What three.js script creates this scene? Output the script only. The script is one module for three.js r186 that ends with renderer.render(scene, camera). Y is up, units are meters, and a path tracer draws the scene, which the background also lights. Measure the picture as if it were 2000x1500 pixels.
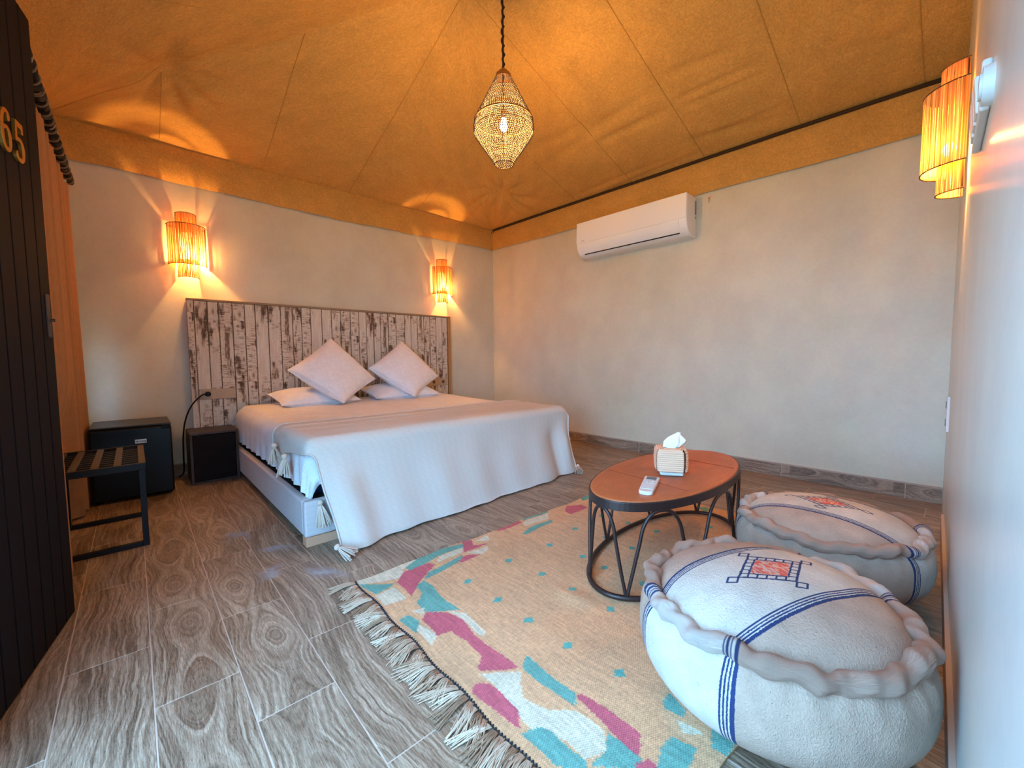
import * as THREE from 'three';
import { RoundedBoxGeometry } from 'three/addons/geometries/RoundedBoxGeometry.js';
import { mergeGeometries, mergeVertices } from 'three/addons/utils/BufferGeometryUtils.js';
import { RectAreaLightUniformsLib } from 'three/addons/lights/RectAreaLightUniformsLib.js';
import { FontLoader } from 'three/addons/loaders/FontLoader.js';
import { TextGeometry } from 'three/addons/geometries/TextGeometry.js';

// ---------------------------------------------------------------- camera, sky, exposure
const scene = new THREE.Scene();
const camera = new THREE.PerspectiveCamera(85.74, 2000 / 1500, 0.02, 200);
camera.rotation.order = 'YXZ';
camera.position.set(0, 1, 0);
camera.rotation.set(-0.06385, 0.82974, -0.00866);
const renderer = new THREE.WebGLRenderer({ antialias: true });
renderer.shadowMap.enabled = true;
renderer.toneMapping = THREE.LinearToneMapping;
renderer.toneMappingExposure = 1.0;
RectAreaLightUniformsLib.init();
scene.background = new THREE.Color().setRGB(4.7, 11.2, 19.0);        // open pale blue sky, seen only through the doorway and the added window behind the curtain
const BULB = new THREE.Color().setRGB(1, 0.54, 0.15);                  // warm filament lamps
const SCONCE_CD = 3.0, PENDANT_CD = 4.6;

// ---------------------------------------------------------------- helpers
const R = Math.PI / 180, { sin, cos, abs, min, max, hypot, floor, sqrt, exp, PI, pow, atan2, sign } = Math;
const V = (x, y, z) => new THREE.Vector3(x, y, z);
const clamp = (x, a, b) => min(b, max(a, x)), lerp = (a, b, t) => a + (b - a) * t, smooth = (a, b, x) => { const t = clamp((x - a) / (b - a), 0, 1); return t * t * (3 - 2 * t); };
function mulberry(a) { return () => { a = (a + 0x6d2b79f5) | 0; let t = Math.imul(a ^ (a >>> 15), 1 | a); t = (t + Math.imul(t ^ (t >>> 7), 61 | t)) ^ t; return ((t ^ (t >>> 14)) >>> 0) / 4294967296; }; }
const rnd = mulberry(77);
const hash = (x, y, s = 0) => { let h = Math.imul(x | 0, 374761393) ^ Math.imul(y | 0, 668265263) ^ Math.imul(s | 0, 2147483647 ^ 1274126177); h = Math.imul(h ^ (h >>> 13), 1274126177); return ((h ^ (h >>> 16)) >>> 0) / 4294967296; };
function vn(x, y, s = 0, px = 1e6, py = 1e6) {
  const ix = floor(x), iy = floor(y), fx = x - ix, fy = y - iy, u = fx * fx * (3 - 2 * fx), v = fy * fy * (3 - 2 * fy);
  const m = (a, p) => ((a % p) + p) % p, x0 = m(ix, px), x1 = m(ix + 1, px), y0 = m(iy, py), y1 = m(iy + 1, py);
  return lerp(lerp(hash(x0, y0, s), hash(x1, y0, s), u), lerp(hash(x0, y1, s), hash(x1, y1, s), u), v);
}
function fbm(x, y, s, o, px = 1e6, py = 1e6) { let a = 0.5, t = 0, w = 0; for (let i = 0; i < o; i++) { t += a * vn(x, y, s + i, px, py); w += a; a *= 0.5; x *= 2; y *= 2; px *= 2; py *= 2; } return t / w; }
function tex(w, h, fn, srgb = true) {                                 // fn(u, v, px, py) -> [r, g, b] in 0..1
  const d = new Uint8Array(w * h * 4);
  for (let y = 0; y < h; y++) for (let x = 0; x < w; x++) { const c = fn((x + 0.5) / w, (y + 0.5) / h, x, y), o = (y * w + x) * 4; for (let k = 0; k < 3; k++) d[o + k] = clamp(c[k], 0, 1) * 255; d[o + 3] = 255; }
  const t = new THREE.DataTexture(d, w, h); t.magFilter = t.minFilter = THREE.LinearFilter; t.wrapS = t.wrapT = THREE.RepeatWrapping; if (srgb) t.colorSpace = THREE.SRGBColorSpace; t.needsUpdate = true; return t;
}
const rep = (t, x, y) => { const c = t.clone(); c.repeat.set(x, y); c.needsUpdate = true; return c; };
const mix3 = (a, b, t) => [lerp(a[0], b[0], t), lerp(a[1], b[1], t), lerp(a[2], b[2], t)];
const rgb = (r, g, b) => [r / 255, g / 255, b / 255];
const std = (o) => new THREE.MeshStandardMaterial({ side: THREE.DoubleSide, ...o });
const phy = (o) => new THREE.MeshPhysicalMaterial({ side: THREE.DoubleSide, ...o });
const used = {};
function numbered(n) { const k = used[n] = (used[n] ?? -1) + 1; return k ? n + '_' + String(k).padStart(3, '0') : n; }
function tag(o, label, category, group) { o.userData.label = label; if (category) o.userData.category = category; if (group) o.userData.group = group; return o; }
function thing(name, label, category, p = [0, 0, 0], turn = 0, group) { const o = new THREE.Group(); o.name = numbered(name); o.position.set(...p); o.rotation.y = turn; scene.add(o); return tag(o, label, category, group); }
function obj(name, geo, mat, parent = scene, kind) {
  const g = Array.isArray(geo) ? mergeGeometries(geo.map((x) => { const y = x.index ? x.toNonIndexed() : x; for (const k of Object.keys(y.attributes)) if (!['position', 'normal', 'uv'].includes(k)) y.deleteAttribute(k); return y; })) : geo;
  const m = new THREE.Mesh(g, mat); m.name = parent === scene ? numbered(name) : name; m.castShadow = m.receiveShadow = true; if (kind) m.userData.kind = kind; parent.add(m); return m;
}
function structGroup(name) { const o = new THREE.Group(); o.name = name; o.userData.kind = 'structure'; scene.add(o); return o; }
const at = (g, x = 0, y = 0, z = 0, rx = 0, ry = 0, rz = 0) => { if (rx) g.rotateX(rx); if (rz) g.rotateZ(rz); if (ry) g.rotateY(ry); return g.translate(x, y, z); };
const rbox = (w, h, d, r = 0.004, s = 2) => new RoundedBoxGeometry(w, h, d, s, min(r, w / 2.01, h / 2.01, d / 2.01));
const span = (x0, x1, y0, y1, z0, z1, r = 0.004, s = 2) => rbox(x1 - x0, y1 - y0, z1 - z0, r, s).translate((x0 + x1) / 2, (y0 + y1) / 2, (z0 + z1) / 2);
function tube(pts, r, n = 24, rad = 8, closed = false) { return new THREE.TubeGeometry(new THREE.CatmullRomCurve3(pts, closed, 'catmullrom', 0.5), n, r, rad, closed); }
function rod(a, b, r, rad = 8) { const d = b.clone().sub(a), g = new THREE.CylinderGeometry(r, r, d.length(), rad); g.applyQuaternion(new THREE.Quaternion().setFromUnitVectors(V(0, 1, 0), d.normalize())); const c = a.clone().add(b).multiplyScalar(0.5); return g.translate(c.x, c.y, c.z); }
function surf(nu, nv, fn, su = 1, sv = 1, closeU = false) {           // fn(u, v) -> [x, y, z]; uv scaled by su, sv
  const p = [], t = [], ix = [];
  for (let j = 0; j <= nv; j++) for (let i = 0; i <= nu; i++) { p.push(...fn(i / nu, j / nv)); t.push(i / nu * su, j / nv * sv); }
  for (let j = 0; j < nv; j++) for (let i = 0; i < nu; i++) { const a = j * (nu + 1) + i, b = a + 1, c = a + nu + 1, d = c + 1; ix.push(a, b, d, a, d, c); }
  const g = new THREE.BufferGeometry(); g.setAttribute('position', new THREE.Float32BufferAttribute(p, 3)); g.setAttribute('uv', new THREE.Float32BufferAttribute(t, 2)); g.setIndex(ix); g.computeVertexNormals();
  if (closeU) { const n = g.attributes.normal; for (let j = 0; j <= nv; j++) { const a = j * (nu + 1), b = a + nu, s = V(n.getX(a) + n.getX(b), n.getY(a) + n.getY(b), n.getZ(a) + n.getZ(b)).normalize(); n.setXYZ(a, s.x, s.y, s.z); n.setXYZ(b, s.x, s.y, s.z); } }
  return g;
}
function slab(nu, nv, fn, t, su = 1, sv = 1) {                        // a sheet with thickness t upwards
  const a = surf(nu, nv, fn, su, sv), b = surf(nu, nv, (u, v) => { const p = fn(u, v); return [p[0], p[1] + t, p[2]]; }, su, sv), e = [];
  for (const [f, n] of [[(u) => fn(u, 0), nu], [(u) => fn(u, 1), nu], [(u) => fn(0, u), nv], [(u) => fn(1, u), nv]]) e.push(surf(n, 1, (u, v) => { const p = f(u); return [p[0], p[1] + v * t, p[2]]; }));
  return [a, b, ...e];
}

// ---------------------------------------------------------------- textures and materials
const plasterTex = tex(512, 512, (u, v) => {
  const a = fbm(u * 4, v * 4, 1, 5, 4, 4), b = fbm(u * 12, v * 9, 9, 4, 12, 9), c = vn(u * 128, v * 128, 5, 128, 128);
  const k = 0.92 + 0.075 * (a - 0.5) + 0.05 * (b - 0.5) + 0.02 * (c - 0.5);
  return [k, k * (0.985 + 0.02 * (b - 0.5)), k * (0.965 + 0.04 * (a - 0.5))];
});
const plasterRough = tex(256, 256, (u, v) => { const k = 0.62 + 0.3 * (fbm(u * 6, v * 6, 31, 4, 6, 6) - 0.5); return [k, k, k]; }, false);
const plaster = std({ map: rep(plasterTex, 0.55, 0.55), roughnessMap: rep(plasterRough, 0.7, 0.7), roughness: 0.85, bumpMap: rep(plasterTex, 0.55, 0.55), bumpScale: 0.004, color: new THREE.Color().setRGB(0.80, 0.725, 0.575) });
const polishTex = tex(512, 256, (u, v) => { const k = 0.62 + 0.16 * (fbm(u * 60, v * 3, 41, 4, 60, 3) - 0.5); return [k, k, k]; }, false);
const plasterPolished = std({ map: rep(plasterTex, 0.55, 0.55), roughness: 0.30, color: new THREE.Color().setRGB(0.76, 0.765, 0.74) });

function grainTex(s) {                                               // wood-look porcelain, u along the tile
  const u0 = 0.25 + 0.5 * hash(s, 1), v0 = 0.35 + 0.3 * hash(s, 2), knot = s % 3 === 2, A = 0.07 + 0.06 * hash(s, 6), sg = 0.85 + 0.45 * hash(s, 7);
  return tex(768, 256, (u, v) => {
    const wx = (u - u0) * 2.97 + 0.25 * (fbm(u * 3, v * 2, s + 3, 2) - 0.5), y = v - v0 + 0.16 * (fbm(u * 4 + s, v * 1.5, s + 5, 3) - 0.5) + 0.016 * (vn(u * 20, v * 6, s + 8) - 0.5), q = pow(wx / sg, 2);
    const f = knot ? sqrt(y * y + A * q * exp(1 - q) + 0.0006) : abs(y + 0.75 + 0.10 * sin(u * 4 + s));
    const l1 = vn(f * 9, u * 2, s + 20), l2 = vn(f * 40, u * 3, s + 21), l3 = vn(f * 95, u * 4, s + 22), fib = fbm(u * 26, v * 120, s + 50, 3), pore = vn(u * 90, v * 250, s + 60), tone = fbm(u * 2, v * 3, s + 70, 2);
    let k = 0.08 + 0.07 * l1 + 0.24 * smooth(0.15, 0.85, l2) + 0.18 * l3 + 0.42 * fib + 0.20 * (tone - 0.3) - 0.22 * smooth(0.70, 0.95, pore);
    k = clamp(k * 1.08, 0, 1);
    return k < 0.5 ? mix3(rgb(52, 38, 30), rgb(136, 112, 94), k * 2) : mix3(rgb(136, 112, 94), rgb(212, 188, 166), k * 2 - 1);
  });
}
const tileMats = [1, 2, 3, 5, 6].map((s) => { const t = grainTex(s); return std({ map: t, roughness: 0.44, bumpMap: t, bumpScale: 0.0006, color: 0xf2ece6 }); });
const grout = std({ color: 0xc8a997, roughness: 0.9 });
const plankTex = [0, 1, 2, 3].map((s) => tex(96, 1024, (u, v) => {   // white paint scrubbed over rough-sawn boards
  const cover = fbm(u * 2.4, v * 13, s * 7 + 1, 5), fib = fbm(u * 20, v * 20, s * 7 + 4, 4), zone = smooth(0.40, 0.62, fbm(u * 1.3 + 0.4, v * 6, s * 7 + 3, 3)), saw = vn(u * 2.5 + 0.3 * fib, v * 175, s * 7 + 2);
  let k = 0.93 - 0.75 * smooth(0.55, 0.78, cover + 0.25 * (fib - 0.5)) - 0.10 * fbm(u * 4, v * 5, s + 90, 2);
  k -= zone * smooth(0.40, 0.85, saw) * (0.10 + 0.60 * vn(u * 5, v * 38, s + 12));
  for (let i = 0; i < 2; i++) { const a = 0.2 + 0.6 * hash(s, i, 4), b = hash(s, i, 5), r = hypot((u - a) * 0.095, (v - b) * 0.8) * (0.8 + 0.5 * fib); k -= 0.55 * exp(-pow(r / 0.013, 2)); }
  k -= smooth(0.45, 0.5, abs(u - 0.5)) * (0.12 + 0.4 * vn(u * 3, v * 30, s + 77));
  k = clamp(k + 0.30 * (fib - 0.5), 0, 1);
  return k < 0.45 ? mix3(rgb(80, 60, 48), rgb(160, 136, 118), k / 0.45) : mix3(rgb(160, 136, 118), rgb(226, 211, 194), (k - 0.45) / 0.55);
}));
const plankMats = plankTex.map((t) => std({ map: t, roughness: 0.72, bumpMap: t, bumpScale: 0.0012 }));
const canvasTex = tex(512, 512, (u, v) => { const w = 0.5 + 0.25 * (vn(u * 256, v * 64, 3, 256, 64) - 0.5) + 0.25 * (vn(u * 64, v * 256, 4, 64, 256) - 0.5), c = fbm(u * 5, v * 5, 8, 4, 5, 5), k = 0.82 + 0.42 * (w - 0.5) + 0.09 * (c - 0.5); return [k, k * 0.985, k * 0.95]; });
const canvas = std({ map: canvasTex, roughness: 0.92, color: new THREE.Color().setRGB(0.93, 0.49, 0.125), bumpMap: canvasTex, bumpScale: 0.002 });
const eaveDark = std({ color: 0x38230f, roughness: 0.9 });  // brown of the modelled eave shadow line, shared by the corner tie
const linenTex = tex(256, 256, (u, v) => { const k = 0.93 + 0.1 * (vn(u * 128, v * 128, 1, 128, 128) - 0.5) + 0.06 * (fbm(u * 8, v * 8, 2, 3, 8, 8) - 0.5); return [k, k, k]; });
const white = std({ map: rep(linenTex, 3, 3), color: 0xfbf7fb, roughness: 0.9, bumpMap: rep(linenTex, 3, 3), bumpScale: 0.0006 });
const woolThrow = std({ map: rep(linenTex, 9, 9), color: 0xe4d8ce, roughness: 0.95, bumpMap: rep(linenTex, 9, 9), bumpScale: 0.002 });
const tasselMat = std({ color: 0xd8bfae, roughness: 0.95 });
const bedGrey = std({ map: rep(linenTex, 6, 6), color: 0xe0d2d0, roughness: 0.95, bumpMap: rep(linenTex, 8, 8), bumpScale: 0.001 });
const navy = std({ color: 0x12294f, roughness: 0.85 });
const paleWood = std({ color: 0xcf9676, roughness: 0.6 });
const darkWoodTex = tex(256, 256, (u, v) => { const k = fbm(u * 3, v * 40, 3, 4); return mix3(rgb(34, 18, 15), rgb(74, 42, 31), k); });
const darkWood = std({ map: darkWoodTex, roughness: 0.5 });
const darkPanel = phy({ map: darkWoodTex, color: 0x806868, roughness: 0.6, specularIntensity: 0.3 });
const blackMetal = phy({ color: 0x110d13, roughness: 0.5, specularIntensity: 0.5 });
const doorBlack = phy({ color: 0x100c14, roughness: 0.7, specularIntensity: 0.25 });
const black = phy({ color: 0x09080b, roughness: 0.5, specularIntensity: 0.4 });
const blackGloss = phy({ color: 0x08070c, roughness: 0.3, specularIntensity: 0.5 });
const bronze = std({ color: 0x3d2d2b, roughness: 0.42, metalness: 0.5 });
const brass = std({ color: 0xc78a3c, roughness: 0.35, metalness: 0.85 });
const acWhite = std({ color: 0xf3efec, roughness: 0.28 });
const acDark = std({ color: 0x1a1413, roughness: 0.7 });
const plasticWhite = std({ color: 0xd9d5d2, roughness: 0.35 });
const greyPlastic = std({ color: 0x7c7f84, roughness: 0.5 });
const leatherTex = tex(512, 512, (u, v) => { const k = 0.86 + 0.2 * (fbm(u * 6, v * 6, 3, 4, 6, 6) - 0.5) + 0.1 * (vn(u * 120, v * 120, 6, 120, 120) - 0.5); return [k, k * 0.97, k * 0.95]; });
const leather = std({ map: leatherTex, color: new THREE.Color().setRGB(0.62, 0.175, 0.062), roughness: 0.48, bumpMap: rep(leatherTex, 4, 4), bumpScale: 0.0008 });
const straw = std({ color: 0xf0c0a0, roughness: 0.8 });
const strawDark = std({ color: 0xa8804f, roughness: 0.85 });
const cloudGlass = std({ color: 0x54606e, roughness: 0.3 });
const curtainMat = std({ map: rep(linenTex, 6, 9), color: 0xb57f55, roughness: 0.95 });
const raffiaTex = tex(512, 64, (u, v) => { const k = 0.45 * vn(u * 70, 0.5, 3, 70) + 0.35 * vn(u * 170, 0.5, 5, 170) + 0.2 * vn(u * 60, v * 3, 8, 60); return mix3(rgb(196, 120, 44), rgb(255, 226, 168), smooth(0.2, 0.8, k)); });
const raffia = phy({ map: raffiaTex, roughness: 0.95, transmission: 0.032, thickness: 0, color: 0xffdcb4 });
const wire = std({ color: 0x4a3018, roughness: 0.6, metalness: 0.5 });
const bulbMat = std({ color: 0xffe2b0, emissive: new THREE.Color().setRGB(1, 0.78, 0.45), emissiveIntensity: 9, roughness: 0.4 });
const paneGlass = phy({ color: 0xffffff, roughness: 0.02, transmission: 1, thickness: 0 });

// ---------------------------------------------------------------- the room: floor, walls, baseboards
const XA = -4.53, YE = 2.76, ZD = 0.42;
const zB = (x) => -3.925 - 0.0275 * (x + 0.06), xC = (z) => 0.066 + 0.0325 * z;   // wall lines in plan
{
  const fl = structGroup('floor');
  obj('grout_bed', span(XA - 0.1, 0.14, -0.08, -0.0012, -4.02, ZD + 0.25, 0.001, 1), grout, fl);
  const L = 0.62, W = 0.2087, J = 0.0017, chamfer = 0.0010, cache = {};
  function tileGeo(w, d, flip) {                                      // a bevelled slab with uv over its whole length
    const k = [w.toFixed(3), d.toFixed(3), flip].join(); if (cache[k]) return cache[k];
    const s = new THREE.Shape(); s.moveTo(-w / 2 + chamfer, -d / 2 + chamfer); s.lineTo(w / 2 - chamfer, -d / 2 + chamfer); s.lineTo(w / 2 - chamfer, d / 2 - chamfer); s.lineTo(-w / 2 + chamfer, d / 2 - chamfer); s.closePath();
    const g = new THREE.ExtrudeGeometry(s, { depth: 0.008, bevelEnabled: true, bevelSize: chamfer, bevelThickness: chamfer, bevelSegments: 1 }); g.rotateX(-PI / 2);
    const uv = g.attributes.uv, p = g.attributes.position; for (let i = 0; i < uv.count; i++) uv.setXY(i, flip ? 0.5 - p.getX(i) / L : 0.5 + p.getX(i) / L, flip ? 0.5 - p.getZ(i) / W : 0.5 + p.getZ(i) / W);
    return cache[k] = g.translate(0, -0.0091, 0);
  }
  for (let k = -1; k <= 19; k++) {
    const z1 = min(0.0025 + 0.2085 * -(k - 1) + 0, ZD + 0.2), z0 = 0.0025 - 0.2085 * k, off = (k % 2 === 0 ? -1.888 : -1.527) - 0.1 * k / 18;
    const zz1 = z0 + 0.2085;
    for (let n = -6; n <= 4; n++) {
      let x0 = off + L * n, x1 = x0 + L; x0 = max(x0, XA - 0.02); x1 = min(x1, 0.1); if (x1 - x0 < 0.02 || zz1 < -3.98) continue;
      const hiddenUnderBed = x0 > -4.4 && x1 < -2.45 && z0 > -2.7 && zz1 < -0.85; if (hiddenUnderBed) continue;
      const m = obj('tile', tileGeo(x1 - x0 - 2 * J, 0.2085 - 2 * J, (k * 7 + n * 3 & 1) === 1), tileMats[((k * 13 + n * 5) % 5 + 5) % 5], fl);
      m.position.set((x0 + x1) / 2, 0, (z0 + zz1) / 2);
    }
  }
}
{
  const stain = tex(128, 128, (u, v) => { const r = hypot(u - 0.5, v - 0.5) * 2, k = smooth(0.40, 0.95, fbm(u * 6, v * 6, 71, 4) + 0.35 * (1 - r) - 0.05) * smooth(1, 0.4, r); return [k, k, k]; }, false);
  const m = std({ color: 0xc9c2c6, roughness: 0.8, alphaMap: stain, transparent: true, opacity: 0.5 });
  for (const [x, z, w, d, a] of [[-1.98, -0.62, 0.34, 0.15, 0.4], [-2.42, -0.52, 0.26, 0.14, 0.9], [-2.16, -0.44, 0.22, 0.2, 2.0], [-2.75, -0.40, 0.3, 0.16, 0.2]]) { const p = obj('dried_stain', new THREE.PlaneGeometry(w, d).rotateX(-PI / 2), m, scene.getObjectByName('floor')); p.position.set(x, 0.0008, z); p.rotation.y = a; }
}
function wall(name, a, b, top, mat, holes = [], t = 0.16) {           // from a to b in plan, room on the side that makes dir x up point away from it
  const d = V(b[0] - a[0], 0, b[1] - a[1]), len = d.length(); d.normalize();
  const s = new THREE.Shape(); s.moveTo(0, -0.06); s.lineTo(len, -0.06);
  if (Array.isArray(top)) for (const q of [...top].reverse()) s.lineTo(q[0] * len, q[1]); else { s.lineTo(len, top); s.lineTo(0, top); }
  s.closePath();
  for (const [x0, x1, y0, y1] of holes) { const h = new THREE.Path(); h.moveTo(x0, y0); h.lineTo(x0, y1); h.lineTo(x1, y1); h.lineTo(x1, y0); h.closePath(); s.holes.push(h); }
  const g = new THREE.ExtrudeGeometry(s, { depth: t, bevelEnabled: false }), n = d.clone().cross(V(0, 1, 0));
  g.applyMatrix4(new THREE.Matrix4().makeBasis(d, V(0, 1, 0), n).setPosition(a[0], 0, a[1]));
  return obj(name, g, mat, scene, 'structure');
}
const cornerAB = [XA, zB(XA)], cornerBC = [xC(-3.927), -3.927];
wall('wall_left', [XA, cornerAB[1] - 0.1], [XA, ZD + 0.16], 2.84, plaster);
wall('wall_back', [0.2, zB(0.2)], [XA - 0.1, zB(XA - 0.1)], 2.84, plaster);
wall('wall_front', [XA, ZD], [0.25, ZD], 2.84, plaster, [[3.10, 4.60, -0.0, 2.30], [0.21, 0.46, 0.62, 1.20]].map(([a, b, c, d]) => [a, b, c === -0 ? -0.055 : c, d]));

// roof height: hip at the headboard end, ridge along x
const dB = (x, z) => z - zB(x), dA = (x) => x - XA, dD = (z) => ZD - z;
function smin(a, b, k) { const h = clamp(0.5 + 0.5 * (b - a) / k, 0, 1); return lerp(b, a, h) - k * h * (1 - h); }
const folds = [                                                        // tension folds pulled into the canvas: from, to, height, half width
  [-2.33, -3.25, -1.68, -3.25, 0.020, 0.035], [-2.95, -3.21, -1.64, -3.02, 0.014, 0.04], [-2.74, -3.83, -1.51, -3.79, 0.014, 0.03], [-1.6, -3.21, -1.02, -3.23, 0.020, 0.025], [-1.58, -3.29, -1.0, -3.33, 0.018, 0.022],
  [-1.56, -2.98, -1.1, -3.06, 0.016, 0.035], [-1.66, -3.62, -1.0, -3.75, 0.018, 0.03], [-3.14, -2.97, -2.1, -3.06, 0.014, 0.05], [-1.46, -3.66, -0.94, -3.66, 0.012, 0.02], [-2.97, -3.73, -1.82, -3.72, 0.012, 0.022], [-0.67, -3.4, -0.25, -3.5, 0.010, 0.03],
  [-3.77, -0.27, -3.34, -0.32, 0.035, 0.022], [-3.76, -0.29, -3.36, -0.42, 0.035, 0.022], [-3.5, -0.54, -3.24, -0.68, 0.012, 0.02], [-3.72, -0.33, -3.42, -0.57, 0.018, 0.02], [-3.57, -0.97, -2.98, -1.08, 0.010, 0.04], [-4.37, -1.78, -3.53, -1.78, 0.010, 0.03],
];
function roofY(x, z) {
  const a = dA(x), b = dB(x, z), d = dD(z), m = smin(smin(b, d, 0.10), a, 0.05);
  let y = YE + 0.325 * m + 0.04 * pow(max(0, m) / 2.15, 3);
  for (const [nx, nz] of [[-3.79, -0.26], [-3.76, -3.31]]) { const r = hypot(x - nx, z - nz), th = atan2(z - nz, x - nx); y += 0.045 * exp(-pow(r / 0.13, 2)) + 0.016 * exp(-pow((r - 0.24) / 0.16, 2)) * (1 - 2 * abs(sin(th * 4.5))) ; }
  for (const [x0, z0, x1, z1, depth, wid] of folds) {
    const ux = x1 - x0, uz = z1 - z0, l2 = ux * ux + uz * uz, t = ((x - x0) * ux + (z - z0) * uz) / l2; if (t < -0.2 || t > 1.2) continue;
    const off = (-(x - x0) * uz + (z - z0) * ux) / sqrt(l2); if (abs(off) < 0.25) y += depth * exp(-pow(off / wid, 2)) * smooth(-0.15, 0.25, t) * smooth(1.15, 0.6, t);
  }
  y += 0.010 * (fbm(x * 1.4, z * 1.4, 3, 2) - 0.5);
  return y;
}
wall('wall_right', [xC(-0.22), -0.22], [xC(-4.0), -4.0], [0, 0.06, 0.12, 0.2, 0.3, 0.4, 0.5, 0.6, 0.7, 0.8, 0.9, 1].map((t) => { const z = lerp(-0.22, -4.0, t), z2 = max(z, -3.92); return [t, roofY(0.05, z2) + 0.02]; }), plasterPolished);
wall('wall_right', [xC(ZD), ZD], [xC(-0.22), -0.22], [[0, roofY(0.05, ZD) + 0.02], [1, roofY(0.05, -0.22) + 0.02]], plasterPolished);
{
  const ceil = structGroup('ceiling');
  const panel = (geos) => obj('canvas_panel', geos, canvas, ceil);
  const zr = (x) => (zB(x) + ZD) / 2, xb = [-4.53, -3.05, -2.36, -1.64, -0.925, -0.25, 0.45];
  const hipB = (x) => min(zr(x), zB(x) + max(0.0, dA(x))), hipD = (x) => max(zr(x), ZD - max(0.0, dA(x)));
  for (let i = 0; i + 1 < xb.length; i++) {                           // gores that rise from the back wall and from the front wall
    const n = i ? 34 : 50;
    panel(slab(n, 84, (u, v) => { const x = lerp(xb[i], xb[i + 1], u), z = lerp(zB(x) - 0.02, hipB(x), v); return [x, roofY(x, z) - 0.010 * sin(PI * u) * sin(PI * v), z]; }, 0.012, 1, 3));
    panel(slab(n, 30, (u, v) => { const x = lerp(xb[i], xb[i + 1], u), z = lerp(ZD + 0.02, hipD(x), v); return [x, roofY(x, z) - 0.010 * sin(PI * u) * sin(PI * v), z]; }, 0.012, 1, 3));
  }
  const za = [ZD, -0.25, -0.98, -1.79, -2.6, -3.27, cornerAB[1]];
  for (let i = 0; i + 1 < za.length; i++) panel(slab(36, 70, (u, v) => { const z = lerp(za[i], za[i + 1], u), reach = max(0.002, min(ZD - z, (z - cornerAB[1]) / 0.9725)), x = XA - 0.02 * (1 - v) + v * reach; return [x, roofY(x, z) - 0.012 * sin(PI * u) * sin(PI * v), z]; }, 0.012, 1, 3));
  const seam = (pts, r = 0.0035) => obj('seam', tube(pts, r, pts.length * 3, 5), canvas, ceil);
  const along = (f, n = 14) => Array.from({ length: n + 1 }, (_, i) => { const [x, z] = f(i / n); return V(x, roofY(x, z) - 0.001, z); });
  for (const x of xb.slice(1, -1)) { seam(along((t) => [x, lerp(zB(x) + 0.02, hipB(x), t)])); seam(along((t) => [x, lerp(ZD - 0.02, hipD(x), t)])); }
  for (const z of za.slice(1, -1)) seam(along((t) => [XA + 0.02 + t * (min(ZD - z, (z - cornerAB[1]) / 0.9725) - 0.02), z]));
  seam(along((t) => [lerp(-3.79, -3.79, t), lerp(-0.26, ZD - 0.02, t)]), 0.004); seam(along((t) => [lerp(XA + 0.03, -3.79, t), lerp(ZD - 0.05, -0.26, t)]), 0.004);
  obj('eave_shadow_line', tube([V(XA + 0.06, 2.752, zB(XA) + 0.04), V(-3.4, 2.756, zB(-3.4) + 0.035), V(-2, 2.752, zB(-2) + 0.035), V(-0.9, 2.748, zB(-0.9) + 0.035), V(-0.02, 2.742, zB(0) + 0.03)], 0.015, 60, 6), eaveDark, ceil);  // dark tube standing in for the shadow under the eave fold
  obj('corner_tie', [tube([V(XA + 0.03, 2.74, zB(XA) + 0.05), V(XA + 0.02, 2.62, zB(XA) + 0.04), V(XA + 0.015, 2.50, zB(XA) + 0.03)], 0.010, 12, 6), tube([V(XA + 0.06, 2.745, zB(XA) + 0.03), V(XA + 0.04, 2.66, zB(XA) + 0.02), V(XA + 0.03, 2.52, zB(XA) + 0.02)], 0.008, 12, 6)], eaveDark, ceil);
}
// the canvas skirt that hangs from the eaves in front of the walls
{
  const low = (t) => 2.472 + 0.012 * sin(t * 1.6 + 1.2) + 0.003 * sin(t * 5.3) + 0.002 * sin(t * 23);
  const lenA = ZD - cornerAB[1];
  const a = obj('valance', surf(160, 10, (u, v) => { const z = lerp(ZD - 0.01, cornerAB[1] + 0.012, u), y = lerp(2.785, low(u * 4.3) + 0.01 * u, v), bow = 0.022 + 0.02 * sin(PI * v) + 0.010 * v * sin(z * 9 + 2 * v) + 0.006 * vn(z * 4, v * 5, 3) + 0.05 * exp(-pow((z + 0.1) / 0.3, 2)) * v * (1 - v) * 2; return [XA + bow, y, z]; }, 6, 0.5), canvas, scene);
  a.userData.kind = 'structure'; a.name = 'trim_1';
  const b = obj('valance', surf(160, 10, (u, v) => { const x = lerp(XA + 0.012, 0.05, u), y = lerp(2.775 - 0.03 * u, 2.492 - 0.055 * u + 0.004 * sin(u * 21) , v), bow = 0.024 + 0.012 * sin(PI * v) + 0.004 * sin(v * 14 + u * 6) * v + 0.004 * vn(x * 4, v * 5, 7); return [x, y, zB(x) + bow]; }, 6, 0.5), canvas, scene);
  b.userData.kind = 'structure'; b.name = 'trim_2';
  const c = obj('valance', surf(100, 6, (u, v) => { const x = lerp(XA + 0.02, 0.05, u), y = lerp(2.785, 2.47 + 0.01 * sin(u * 30), v); return [x, y, ZD - 0.02 - 0.012 * sin(PI * v)]; }, 6, 0.5), canvas, scene);
  c.userData.kind = 'structure'; c.name = 'trim_3';
}
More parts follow.
